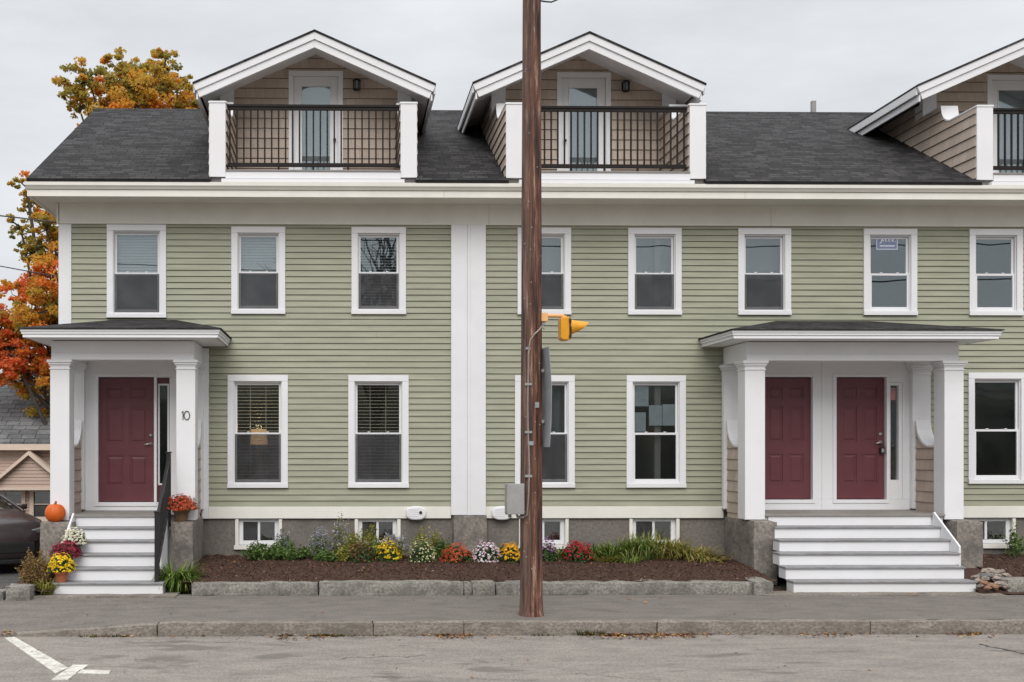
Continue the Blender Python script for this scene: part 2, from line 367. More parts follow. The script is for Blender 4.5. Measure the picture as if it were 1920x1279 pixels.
# cracks and a seam in the asphalt
CRACKM = M('crack_filler', (.075, .068, .06), .9, .3, 30)
cr_ = random.Random(3); mb = MB()
def crack(p0, p1, w, wig=.05, n=26):
    vs = []
    a, b = Vector((*onroad(*p0), 0)), Vector((*onroad(*p1), 0)); d = (b - a).normalized(); q = Vector((-d.y, d.x, 0)); o = 0
    for i in range(n + 1):
        o = o * .85 + cr_.uniform(-wig, wig); c = a.lerp(b, i / n) + q * o; ww = w * cr_.uniform(.4, 1.2)
        vs += [(c.x + q.x * ww, c.y + q.y * ww, ZROAD + .0065), (c.x - q.x * ww, c.y - q.y * ww, ZROAD + .0065)]
    mb.add(vs, [(2 * i, 2 * i + 1, 2 * i + 3, 2 * i + 2) for i in range(n)])
crack((1838, 1207), (1990, 1243), .018, .02); crack((640, 1236), (800, 1229), .008); crack((1080, 1262), (1240, 1276), .006); crack((300, 1203), (560, 1207), .006); crack((700, 1268), (1010, 1272), .005)
mb.build('road_crack', CRACKM, kind='structure')
# ------------------------------------------------------------------ the house
H = thing('terrace_house', 'long sage green clapboard house with white trim, three roof dormers and two columned porches', 'house', (5.9, 4.2, 0))
ZB, ZT, ZF = PZ(950, 0), PZ(420.5, 0), PZ(972, 0)      # siding bottom, siding top, water-table bottom
YBACK = 8.5
YE, SL = -.72, .512                                         # eave edge and roof slope
ZE = PZ(342, YE); YR = 4.24; ZR = ZE + SL * (YR - YE)
def zroof(y): return ZE + SL * (y - YE)
ZLAND = 1.072
# ---- windows
def row(pys, pyb): return PZ(pyb, 0, 900), PZ(pys, 0, 900)
W2 = row(427, 590); W1 = row(704, 914.5)
WIN = []      # x0,x1,z0,z1,screen,cover,extra
for k, (a, b) in enumerate([(201, 312), (434, 535), (659, 761), (970, 1070), (1177, 1277), (1383, 1482), (1618, 1718), (1816, 1916)]):
    z0, z1 = W2
    if k == 0: z0, z1 = PZ(597, 0), PZ(423, 0)
    WIN.append((PX(a, 0), PX(b, 0), z0, z1, k < 6, ['shut', 'shut', 'half', 'shade', 'shade', 'shade', 'none', 'none'][k], 'decal' if k == 6 else None))
for k, (a, b) in enumerate([(427, 540), (653, 766), (965, 1077), (1174, 1285), (1814, 1924)]):
    z0, z1 = W1
    if k == 4: z0, z1 = PZ(907, 0, 1860), PZ(699, 0, 1860)
    WIN.append((PX(a, 0), PX(b, 0), z0, z1, k < 3, ['open', 'open', 'curtain', 'none', 'none'][k], 'papers' if k == 3 else None))
# a few more along the part of the facade past the frame
for a, b in ((11.75, 12.63), (13.9, 14.78)):
    WIN.append((a, b, W2[0], W2[1], False, 'none', None)); WIN.append((a, b, W1[0] + .06, W1[1], False, 'none', None))
PL0, PL1 = PX(846, -.06), PX(911, -.06)                    # double pilaster
EN1 = (XL - .03, PX(391, -.06), ZLAND - .1, 3.76)             # entry panels
EN2 = (PX(1357, -.04), PX(1748, -.04) + .0, ZLAND - .1, 3.76)
EN2B = PX(1711, -.03)
holes = [(w[0] + .02, w[1] - .02, w[2] + .02, w[3] - .02) for w in WIN]
holes += [(PL0 + .01, PL1 - .01, 0, 9), (EN1[0], EN1[1] - .01, 0, EN1[3]), (EN2[0] + .01, EN2B - .01, 0, EN2[3]), (XL - .01, XL + .18, 0, 9)]
mb = MB(); brd = random.Random(21)
for (a, b_, c_, d_) in rects_minus(XL, XRT, ZB, ZT + .02, holes):
    # cut long runs into boards of plausible length so that butt joints can be seen
    k0 = math.floor((c_ - ZB) / .1003 + 1e-6)
    for k in range(k0, 60):
        ta, tb = max(c_, ZB + k * .1003), min(d_, ZB + (k + 1) * .1003)
        if tb - ta < 1e-5: break
        x = a
        while x < b_ - 1e-6:
            w_ = brd.uniform(1.6, 3.9); x2 = min(b_, x + w_)
            if b_ - x2 < .5: x2 = b_
            dy = brd.uniform(-.0022, .0022)
            mb.clap([(x, ta), (x2 - (.0014 if x2 < b_ else 0), ta), (x2 - (.0014 if x2 < b_ else 0), tb), (x, tb)], (0, dy, 0), (1, 0, 0), (0, 0, 1), (0, -1, 0), .1003, ZB, .019 + dy, .006)
            x = x2
# gable ends and the back
for xs, nx in ((XL, -1), (XRT, 1)):
    mb.clap([(0, ZB), (YBACK, ZB), (YBACK, 6.2), (0, 6.2)], (xs, 0, 0), (0, 1, 0), (0, 0, 1), (nx, 0, 0), .1003, ZB, .016)
    mb.clap([(0, 6.2), (YBACK, 6.2), (YR, ZR - .2)], (xs, 0, 0), (0, 1, 0), (0, 0, 1), (nx, 0, 0), .1003, ZB, .016)
mb.clap([(XL, ZB), (XRT, ZB), (XRT, 6.2), (XL, 6.2)], (0, YBACK, 0), (1, 0, 0), (0, 0, 1), (0, 1, 0), .1003, ZB, .016)
mb.build('clapboard_siding', SAGE, H)
# structural shell and rooms behind the glass
mb = MB()
for (a, b_, c_, d_) in rects_minus(XL + .01, XRT - .01, ZF, 6.2, [(w[0] + .03, w[1] - .03, w[2] + .03, w[3] - .03) for w in WIN] + [(-4.1, -2.85, 1, 3.3), (6.85, 9.3, 1, 3.3)]):
    mb.box(a, b_, .004, .11, c_, d_)
mb.box(XL + .01, XRT - .01, .115, YBACK - .01, .95, ZLAND + .01)
mb.box(XL + .01, XRT - .01, .115, YBACK - .01, 3.52, 3.66)
mb.box(XL + .01, XRT - .01, .115, YBACK - .01, 6.12, 6.19)
mb.box(XL + .01, XRT - .01, 4.2, 4.3, 1.09, 3.52); mb.box(XL + .01, XRT - .01, 4.2, 4.3, 3.66, 6.12)
for xx in (-2.05, 2.0, 5.2, 10.2):
    mb.box(xx, xx + .1, .115, 4.2, 1.09, 3.52); mb.box(xx, xx + .1, .115, 4.2, 3.66, 6.12)
mb.box(XL + .01, XL + .1, .115, YBACK - .01, 1.09, 6.1); mb.box(XRT - .1, XRT - .01, .115, YBACK - .01, 1.09, 6.1)
mb.build('interior_walls', ROOMM, H)
# foundation with its window openings
BW = [(PX(a, 0), PX(b_, 0)) for a, b_ in ((441, 529), (665, 751), (973, 1066), (1180, 1274), (1800, 1904))]
bz0, bz1 = PZ(1022, 0), PZ(973, 0)
mb = MB()
for (a, b_, c_, d_) in rects_minus(XL + .02, XRT - .02, -.1, ZF + .03, [(p, q, bz0, bz1 + .01) for p, q in BW] + [(EN1[0], -2.4, -1, ZF + .04), (6.6, 9.4, -1, ZF + .04)]):
    n = max(1, int((b_ - a) / 1.5))
    mb.box(a, b_, .02, .3, c_, d_)
mb.box(XL + .03, XRT - .03, .31, YBACK - .03, -1.6, ZF)
mb.build('foundation', FOUND, H)
mb = MB()
mb.rough(PX(849, -.1), PX(914, -.1), -.11, .2, -.05, PZ(966, -.1), .09, .008, 4, 5)
mb.build('pilaster_plinth', PIER, H, smooth=False)
# trim
mb = MB()
for (a, b_, c_, d_) in rects_minus(XL, XRT, ZF, ZB, [(PL0, PL1, 0, 9), (EN1[0], EN1[1], 0, 9), (EN2[0], EN2B, 0, 9)]):
    mb.box(a, b_, -.028, .03, c_, d_)
mb.build('water_table', CREAM, H, bevel=.004)
mb = MB(); fz0, fz1 = PZ(421, -.05), PZ(384, -.05)
for a, b_ in ((XL - .02, 2.4), (2.403, 7.1), (7.103, 11.6), (11.603, XRT + .02)): mb.box(a, b_, -.05, .02, fz0, fz1 + .02)
mb.box(XL - .05, XL - .001, -.05, YBACK, fz0, fz1 + .02)
mb.build('frieze', CREAM, H, bevel=.004)
ca0, ca1 = PX(50, -.68), XRT + .38
zg0, zg1 = PZ(355, YE), PZ(342.5, YE); zfa0 = PZ(370, -.66)
mb = MB()
mb.prism([(YE - .008, zg1), (-.60, zg1), (-.60, zg0), (-.68, zg0 - .004), (YE + .018, zg0 + .028), (YE - .004, zg0 + .05)], 'x', ca0 - .02, ca1)   # gutter-like crown
for a, b_ in ((ca0, 1.6), (1.603, 6.45), (6.453, 11.9), (11.903, ca1)): mb.box(a, b_, -.66, -.60, zfa0, zg0 - .006)
mb.box(ca0, ca0 + .04, -.598, 2.1, zfa0, zg1 - .02)                                    # cornice return on the gable end
mb.prism([(ca0 + .045, zfa0 + .02), (XL - .052, zfa0 + .02), (XL - .052, zg1), (ca0 + .045, zg1)], 'y', -.598, 2.1)
mb.build('cornice', CREAM, H, bevel=.003)
mb = MB(); y = -.598                                                    # beaded soffit boards
while y < -.06:
    mb.box(ca0 + .05, ca1, y, min(y + .075, -.052), zfa0 + .018, zfa0 + .04); y += .081
mb.build('soffit', CREAM, H)
mb = MB(); mb.box(XL - .022, PX(133.5, -.03), -.03, .1, 3.9, fz0 - .003); mb.box(XL - .022, XL - .002, .101, .25, ZF, fz0 - .003); mb.box(XL - .022, XL - .001, -.03, .1, ZF, 3.899)
mb.build('corner_board', WHITE, H, bevel=.004)
for a, b_ in ((846, 876), (882, 911)):
    MB().box(PX(a, -.06), PX(b_, -.06), -.06, .03, PZ(966, -.06), fz0 - .002).build('pilaster', WHITE, H, bevel=.004)
MB().box(PX(876, -.04) + .002, PX(882, -.04) - .002, -.048, .03, PZ(966, -.05), fz0 - .002).build('pilaster_joint_strip', WHITE, H)
# ---- window units
def make_window(x0, x1, z0, z1, screen, cover, extra):
    cw = .103; mb = MB()
    mb.box(x0, x0 + cw, -.040, .11, z0 + .07, z1 - cw); mb.box(x1 - cw, x1, -.040, .11, z0 + .07, z1 - cw)
    mb.box(x0, x1, -.042, .11, z1 - cw + .001, z1)
    mb.box(x0 - .004, x1 + .004, -.058, .11, z0, z0 + .069)
    w = mb.build('window', WHITE, H, bevel=.004)
    a, b_, c_, d_ = x0 + cw, x1 - cw, z0 + .07, z1 - cw
    m = (c_ + d_) / 2 - .02
    mb = MB(); ring(mb, a, b_, c_, d_, -.004, .1, .014, .014, .02, .02); mb.build('jamb_liner', WHITE, w)
    e = .0155
    mb = MB(); ring(mb, a + e, b_ - e, m - .018, d_ - .021, .045, .075, .034, .034, .036, .034); mb.build('upper_sash', WHITE, w, bevel=.003)
    mb = MB(); ring(mb, a + e, b_ - e, c_ + .021, m + .018, .008, .042, .034, .034, .036, .05)
    for t in (.3, .7):
        xx = a + (b_ - a) * t; mb.box(xx - .02, xx + .02, .002, .03, m + .0185, m + .034)
    mb.build('lower_sash', WHITE, w, bevel=.003)
    MB().box(a + e + .03, b_ - e - .03, .058, .062, m + .012, d_ - .053).build('upper_pane', GLASSM, w)
    MB().box(a + e + .03, b_ - e - .03, .022, .026, c_ + .068, m - .016).build('lower_pane', GLASSM, w)
    if screen: MB().box(a + .0145, b_ - .0145, -.0015, .0005, c_ + .021, m - .004).build('insect_screen', SCREENM, w)
    if cover in ('shut', 'half', 'open'):
        mb = MB(); z = c_ + .03; p = .047 if cover != 'open' else .056
        while z < d_ - .05:
            if cover == 'shut': mb.add([(a, .12, z), (b_, .12, z), (b_, .135, z + p * .93), (a, .135, z + p * .93)], [(0, 1, 2, 3)])
            elif cover == 'half': mb.add([(a, .12, z), (b_, .12, z), (b_, .155, z + p * .5), (a, .155, z + p * .5)], [(0, 1, 2, 3)])
            else: mb.box(a, b_, .125, .15, z, z + .006)
            z += p
        for t in (.33, .66): xx = a + (b_ - a) * t; mb.box(xx - .003, xx + .003, .114, .118, c_ + .02, d_ - .02)
        mb.box(a, b_, .115, .16, d_ - .045, d_ - .01)
        mb.build('blind', DARKBLIND if cover == 'open' else BLINDM, w)
    if cover in ('shade', 'curtain'):
        vs, n = [], 40
        for i in range(n + 1):
            xx = a - .03 + (b_ - a + .06) * i / n; yy = .2 + (.03 * math.sin(i * 1.1) + .012 * math.sin(i * 2.7) if cover == 'curtain' else .004 * math.sin(i * .6))
            vs += [(xx, yy, c_ - .05), (xx, yy, d_ + .05)]
        MB().add(vs, [(2 * i, 2 * i + 2, 2 * i + 3, 2 * i + 1) for i in range(n)]).build('curtain' if cover == 'curtain' else 'shade', CURTAIN, w, smooth=True)
    if extra == 'papers':
        for (u0, u1, v0, v1) in ((.05, .37, .76, .96), (.03, .31, .51, .70), (.38, .66, .57, .77), (.67, .95, .57, .78)):
            MB().box(a + (b_ - a) * u0, a + (b_ - a) * u1, .068, .07, c_ + (d_ - c_) * v0, c_ + (d_ - c_) * v1).build('paper', PAPER, w)
    if extra == 'decal':
        q0, q1 = P(1646, 467, 0), P(1686, 445, 0)
        DEC = M('decal_film', (.22, .26, .40), .5, .05, 20); DEC2 = M('decal_print', (.72, .75, .85), .5, .03, 20)
        dd = MB().box(q0[0], q1[0], .0555, .0575, q0[1], q1[1]).build('window_decal', DEC, w)
        mb = MB(); ww, hh = q1[0] - q0[0], q1[1] - q0[1]
        ring(mb, q0[0], q1[0], q0[1], q1[1], .0535, .0555, .012)
        def stroke(pts, r=.011): mb.tube([(q0[0] + u * ww, .053, q0[1] + t * hh) for u, t in pts], r, 5)
        stroke([(.14, .55), (.17, .52), (.22, .62), (.28, .9)]); stroke([(.28, .9), (.34, .68)]); stroke([(.22, .74), (.33, .74)], .008)
        for u in (.42, .58, .74): stroke([(u, .68), (u, .9)]); stroke([(u + .01, .9), (u + .08, .9)], .009); stroke([(u + .01, .69), (u + .08, .69)], .009)
        stroke([(.74, .8), (.80, .8)], .008); stroke([(.88, .67), (.91, .67)], .012)
        mb.box(q0[0] + .16 * ww, q0[0] + .86 * ww, .0535, .0555, q0[1] + .26 * hh, q0[1] + .37 * hh)
        mb.build('lettering', DEC2, w)
    return w
for w in WIN: make_window(*w)
# ---- basement windows
for p, q in BW:
    mb = MB(); mb.box(p, p + .055, -.012, .2, bz0, bz1); mb.box(q - .055, q, -.012, .2, bz0, bz1); mb.box(p - .02, q + .02, -.03, .2, bz0 - .07, bz0 - .002)
    w = mb.build('basement_window', CREAM, H, bevel=.003)
    mb = MB(); ring(mb, p + .057, q - .057, bz0, bz1 - .002, .06, .12, .07, .07, .05, .07); mid = (p + q) / 2; mb.box(mid - .02, mid + .02, .055, .11, bz0 + .075, bz1 - .055)
    mb.build('frame', WHITE, w, bevel=.003)
    MB().box(p + .125, q - .125, .085, .089, bz0 + .07, bz1 - .052).build('pane', GLASSM, w)
    MB().box(p + .125, mid - .02, .078, .08, bz0 + .07, bz1 - .052).build('insect_screen', SCREENM, w)
MB().box(XL + .1, XRT - .1, .29, .305, .2, ZF - .02).build('cellar_wall', BULB, H)
# ---- oval dryer vents on the water table
for px in (780, 941):
    x, z = P(px, 962, -.06); mb = MB(); vs = []
    prof = [(1, 0), (1, -.045), (.93, -.06), (.80, -.066)]; n = 28
    for s_, y in prof:
        for k in range(n):
            a = 2 * math.pi * k / n
            cxx = math.copysign(abs(math.cos(a)) ** .75, math.cos(a)); czz = math.copysign(abs(math.sin(a)) ** .75, math.sin(a))
            vs.append((x + .167 * s_ * cxx, -.03 + y, z + .115 * s_ * czz))
    mb.add(vs, [(i * n + k, i * n + (k + 1) % n, (i + 1) * n + (k + 1) % n, (i + 1) * n + k) for i in range(3) for k in range(n)] + [tuple(range(3 * n, 4 * n))])
    for zz in (-.05, -.015, .02, .055): mb.box(x - .12, x + .04, -.102, -.097, z + zz, z + zz + .012)
    w = mb.build('wall_vent', WHITE, H)
    MB().lathe([(.026, 0), (.026, .012), (.016, .014)], (x + .075, -.110, z + .01), 14, 'y').build('vent_outlet', BULB, w)
# ---- main roof: front slope is cut where the dormer balconies sit
TH = .25; DHW = (1.655, 1.605, 1.605)
CEN = [(PX(392, -.62) + PX(782, -.62)) / 2, (PX(948.6, -.62) + PX(1323.5, -.62)) / 2, PX(1832, -.62) + 1.605]
TT = .06
mb = MB()
def slab(x0, x1, ya, yb):
    mb.prism([(ya, zroof(ya)), (yb, zroof(yb)), (yb, zroof(yb) + TT), (ya, zroof(ya) + TT * .8)], 'x', x0, x1)
xs = [PX(50, YE)]
for c, HW in zip(CEN, DHW): xs += [c - HW + .02, c + HW - .02]
xs.append(XRT + .4)
for i in range(0, len(xs), 2): slab(xs[i], xs[i + 1], YE - .012, YR)
for c, HW in zip(CEN, DHW): slab(c - HW + .0202, c + HW - .0202, 2.6, YR)
mb.prism([(YR, ZR), (9.2, ZR - SL * (9.2 - YR)), (9.2, ZR - SL * (9.2 - YR) + TT), (YR, ZR + TT)], 'x', xs[0], xs[-1])
mb.prism([(YR - .14, zroof(YR - .14) + TT + .002), (YR, ZR + TT + .012), (YR + .14, zroof(YR - .14) + TT + .002), (YR, ZR + TT + .002)], 'x', xs[0], xs[-1])
mb.build('main_roof', ROOF, H)
mb = MB(); x = PX(50, YE) + .03
mb.prism([(-.59, zroof(-.59) - .2), (-.59, zroof(-.59) - .004), (YR, ZR - .004), (9.15, ZR - SL * (9.15 - YR) - .004), (9.15, ZR - SL * (9.15 - YR) - .2), (YR, ZR - .2)], 'x', x, x + .03)
mb.build('rake_board', WHITE, H)
x, z = P(1525, 190, 6.5); MB().box(x - .045, x + .045, 6.45, 6.55, 7.3, z).build('vent_pipe', GREYM, H)
# ------------------------------------------------------------------ dormers (parts of the house)
YF, YW = .15, 1.1
def make_dormer(c, apx):
    HW = DHW[apx]; EH = (2.03, 1.965, 1.965)[apx]; cr = c + (0, -.10, -.23)[apx]
    zap = PZ(56, YF); s = (zap - PZ(154.5, YF)) / 2.0          # apex, slope, eave half width
    zdk = PZ(322, -.66); zpt = PZ(192, -.62)
    def zd(x): return zap - s * abs(x - cr)
    LH = zpt - .02
    # shingled walls: front gable, cheeks and wing walls
    mb = MB()
    U, V = (1, 0, 0), (0, 0, 1)
    dw = .475
    ztop = lambda x: zd(x) - .10
    fr = PZ(134, YW); 
    for poly in ([(c - HW, zdk - .05), (c - dw, zdk - .05), (c - dw, ztop(c - dw)), (c - HW, ztop(c - HW))],
                 [(c + dw, zdk - .05), (c + HW, zdk - .05), (c + HW, ztop(c + HW)), (c + dw, ztop(c + dw))],
                 [(c - dw, fr - .02), (c + dw, fr - .02), (c + dw, ztop(c + dw)), (cr, ztop(cr)), (c - dw, ztop(c - dw))]):
        mb.clap(poly, (0, YW, 0), U, V, (0, -1, 0), .175, 0, .02, .006)
    yend = (zd(c - HW) - .06 - ZE) / SL + YE
    crv = [(.16 + .32 * i / 10) for i in range(11)]
    czh, czl = PZ(196, .5), LH
    zc = lambda y: czh - (czh - czl) * math.sqrt(max(0, 1 - ((y - .16) / .32) ** 2))
    for sg in (-1, 1):
        for xs_, nn in ((c + sg * HW, sg), (c + sg * (HW - TH), -sg)):
            polys = [[(-.60, zroof(-.60) - .02), (YW, zroof(YW) - .02), (YW, LH), (-.60, LH)],
                     [(YW, zroof(YW) - .02), (yend, zd(c + HW) - .08), (YW, zd(c + HW) - .08)],
                     [(.48, LH), (YW, LH), (YW, czh), (.48, czh)]]
            for a, b_ in zip(crv, crv[1:]): polys.append([(a, LH), (b_, LH), (b_, zc(b_)), (a, zc(a))])
            if nn == -sg: polys = [[(-.60, zdk - .02), (YW, zdk - .02), (YW, LH), (-.60, LH)]] + polys[2:]
            for poly in polys:
                poly = [p for i, p in enumerate(poly) if p != poly[i - 1]]
                mb.clap(poly, (xs_ - nn * .0, 0, 0), (0, 1, 0), V, (nn, 0, 0), .175, 0, .022, .006)
    d = mb.build('dormer', SHAKE, H)
    # backing shell
    mb = MB()
    for sg in (-1, 1):
        xa, xb = sorted((c + sg * (HW - .002), c + sg * (HW - TH + .002)))
        mb.prism([(-.60, zroof(-.60) - .1), (yend, zroof(yend) - .1), (YW + .003, zd(c + HW) - .09), (YW + .003, LH - .004), (-.60, LH - .004)], 'x', xa, xb)
    mb.box(c - HW + TH, c - .46, YW + .004, YW + .1, 6.3, zd(c + HW) - .1); mb.box(c + .46, c + HW - TH, YW + .004, YW + .1, 6.3, zd(c + HW) - .1)
    mb.box(c - HW + TH, c + HW - TH, 3.6, 3.7, 6.3, 8.6); mb.box(c - HW + TH, c + HW - TH, YW + .1, 3.6, 6.3, 6.45)
    mb.build('dormer_walls', ROOMM, d)
    # white curved caps and wing tops
    for sg in (-1, 1):
        mb = MB(); xa, xb = sorted((c + sg * (HW + .022), c + sg * (HW - TH - .022)))
        prof = [(-.63, LH)] + [(y, zc(y)) for y in crv] + [(YW - .02, czh)]
        up = [(y + (-.012 if .2 < y < .5 else 0), z + .022) for y, z in prof]
        mb.prism(prof + up[::-1], 'x', xa, xb)
        mb.build('wing_cap', WHITE, d)
    for sg in (-1, 1):
        xa, xb = sorted((c + sg * (HW + .008), c + sg * (HW - TH - .004)))
        mb = MB(); mb.box(xa, xb, -.635, -.602, zroof(-.62) + .05, zpt - .024); mb.box(xa - .006, xb + .006, -.645, -.58, zpt - .023, zpt + .008)
        mb.build('balcony_post', WHITE, d, bevel=.004)
        mb = MB(); x0, x1 = sorted((c + sg * (HW + .02), c + sg * (HW - .225)))
        mb.prism([(x0, czh + .02), (x1, czh + .02), (x1, ztop(x1) + .02), (x0, ztop(x0) + .02)], 'y', YW - .024, YW + .1)
        xo0, xo1 = sorted((c + sg * (HW + .021), c + sg * (HW + .001)))
        mb.box(xo0, xo1, YW + .101, YW + .26, czh + .0, ztop(c + HW))
        mb.build('corner_board', WHITE, d, bevel=.003)
    # roof with barge boards
    mb = MB()
    ye = 5.2
    for sg in (-1, 1):
        xo = cr + sg * EH
        vs = [(cr, YF - .02, zap), (xo, YF - .02, zd(xo)), (xo, 3.4, zd(xo)), (cr, ye, zap)]
        vs += [(x, y, z - .03) for x, y, z in vs]
        # the sheet runs back into the main roof
        mb.add(vs, [(0, 1, 2, 3), (7, 6, 5, 4), (0, 4, 5, 1), (1, 5, 6, 2), (2, 6, 7, 3), (3, 7, 4, 0)])
    mb.build('dormer_roof', ROOF, d)
    mb = MB()
    for sg in (-1, 1):
        xo = cr + sg * (EH - .005)
        for (t0, t1, yy) in ((.032, .155, YF), (.157, .285, YF + .028)):
            xe = xo - sg * (.0 if t0 < .1 else .06)
            mb.prism([(cr, zap - t0), (xe, zd(xe) - t0), (xe - sg * .045, zd(xe - sg * .045) - t1), (cr, zap - t1)], 'y', yy, yy + .05)
        # eave fascias running back
        mb.prism([(xo, zd(xo) - .032), (xo, zd(xo) - .16), (xo - sg * .03, zd(xo) - .16), (xo - sg * .03, zd(xo) - .032)], 'y', YF + .052, 3.4)
        mb.prism([(xo - sg * .05, zd(xo) - .162), (xo - sg * .05, zd(xo) - .27), (xo - sg * .08, zd(xo) - .27), (xo - sg * .08, zd(xo) - .162)], 'y', YF + .052, 2.9)
    mb.build('barge_board', WHITE, d, bevel=.003)
    mb = MB()
    for sg in (-1, 1):
        xo = cr + sg * (EH - .085); xi = c + sg * HW
        mb.prism([(cr, zap - .06), (xo, zd(xo) - .06), (xo, zd(xo) - .10), (cr, zap - .10)], 'y', YF + .075, YW + .02)
        mb.prism([(xi, zd(xi) - .062), (xo, zd(xo) - .062), (xo, zd(xo) - .102), (xi, zd(xi) - .102)], 'y', YW + .021, 3.2)
    mb.build('soffit', WHITE, d)
    # deck edge
    mb = MB(); xa, xb = c - HW + TH + .005, c + HW - TH - .005
    mb.box(xa, xb, -.655, -.60, PZ(335, -.655), zdk); mb.box(xa - .06, xb + .06, -.70, -.60, PZ(342, -.7), PZ(335.6, -.7) )
    mb.build('deck_fascia', WHITE, d, bevel=.003)
    MB().box(xa, xb, -.67, YW, zdk + .001, zdk + .025).build('balcony_deck', DECKM, d)
    # door
    mb = MB(); z0 = zdk + .03; f0, f1 = c - .475, c + .475
    mb.box(f0, f0 + .085, YW - .03, YW + .1, z0, fr - .085); mb.box(f1 - .085, f1, YW - .03, YW + .1, z0, fr - .085); mb.box(f0, f1, YW - .032, YW + .1, fr - .084, fr)
    mb.build('door_frame', WHITE, d, bevel=.004)
    mb = MB(); l0, l1 = f0 + .087, f1 - .087; zt = fr - .087
    ring(mb, l0, l1, z0, zt, YW + .035, YW + .08, .125, .125, .15, .22); ring(mb, l0 + .126, l1 - .126, z0 + .222, zt - .152, YW + .026, YW + .075, .018)
    mb.build('balcony_door', WHITE, d, bevel=.003)
    MB().box(l0 + .14, l1 - .14, YW + .05, YW + .054, z0 + .236, zt - .166).build('door_pane', GLASSM, d)
    MB().box(l0, l1, YW + .14, YW + .15, z0, zt).build('door_shade', BLINDM, d)
    MB().lathe([(.026, 0), (.022, -.01), (.012, -.03), (.026, -.045), (.024, -.065), (.008, -.07)], (l1 - .06 if apx != 1 else l0 + .06, YW + .034, z0 + .95), 12, 'y').build('handle', BLACKM, d, smooth=True)
    # lantern
    lx, lz = c + .715, PZ(164, YW); mb = MB()
    mb.box(lx - .05, lx + .05, YW - .035, YW - .015, lz - .02, lz + .11); mb.tube([(lx, YW - .03, lz + .07), (lx, YW - .10, lz + .12), (lx, YW - .14, lz + .10)], .012, 8)
    mb.lathe([(.075, .07), (.07, .085), (.03, .105), (.01, .12)], (lx, YW - .13, lz), 12); mb.lathe([(.06, -.085), (.06, -.07)], (lx, YW - .13, lz), 12)
    for k in range(6):
        a = k * math.pi / 3; mb.box(lx + .058 * math.cos(a) - .006, lx + .058 * math.cos(a) + .006, YW - .13 + .058 * math.sin(a) - .006, YW - .13 + .058 * math.sin(a) + .006, lz - .07, lz + .07)
    mb.build('wall_lantern', BRONZE, d)
    MB().lathe([(.045, -.069), (.045, .069)], (lx, YW - .13, lz), 12).build('lantern_glass', PAPER, d)
    # railing
    mb = MB(); ra, rb = xa + .0, xb - .0; zr1 = PZ(197.5, -.5); zr0 = PZ(313.5, -.5)
    mb.box(ra, rb, -.535, -.465, zr1 - .035, zr1); mb.box(ra, rb, -.52, -.48, zr1 - .085, zr1 - .036)
    mb.box(ra, rb, -.52, -.48, zr0, zr0 + .06)
    n = 25
    for i in range(n):
        x = ra + (rb - ra) * (i + .5) / n; mb.box(x - .0125, x + .0125, -.5125, -.4875, zr0 + .06, zr1 - .085)
    for i in (.3, .5, .7): x = ra + (rb - ra) * i; mb.box(x - .015, x + .015, -.515, -.485, zdk + .025, zr0)
    mb.build('balcony_railing', BRONZE, d)
    return d
for i, c in enumerate(CEN): make_dormer(c, i)
# ------------------------------------------------------------------ porches
YC = -1.15
def hip_roof(name, fx0, fx1, yf, z0, z1, ri0, ri1, parent):
    mb = MB(); e = .025
    a = [(fx0 - e, 0, z0), (fx0 - e, yf - e, z0), (fx1 + e, yf - e, z0), (fx1 + e, 0, z0), (ri0, 0, z1), (ri1, 0, z1)]
    vs = [(x, y, z) for x, y, z in a] + [(x, y, z - .016) for x, y, z in a[:4]]
    mb.add(vs, [(1, 2, 5, 4), (0, 1, 4), (2, 3, 5), (7, 8, 2, 1), (6, 7, 1, 0), (8, 9, 3, 2), (6, 9, 8, 7)])
    return mb.build(name, ROOF, parent)
def column(x0, x1, y0, y1, z0, z1, parent, label=None):
    mb = MB(); mb.box(x0, x1, y0, y1, z0, z1 - .095)
    e = .014; mb.box(x0 - e, x1 + e, y0 - e, y1 + e, z1 - .15, z1 - .13)
    for k, (h0, h1, e) in enumerate(((.095, .075, .012), (.074, .045, .026), (.044, .0015, .044))): mb.box(x0 - e, x1 + e, y0 - e, y1 + e, z1 - h0, z1 - h1)
    return mb.build('column', WHITE, parent, bevel=.004)
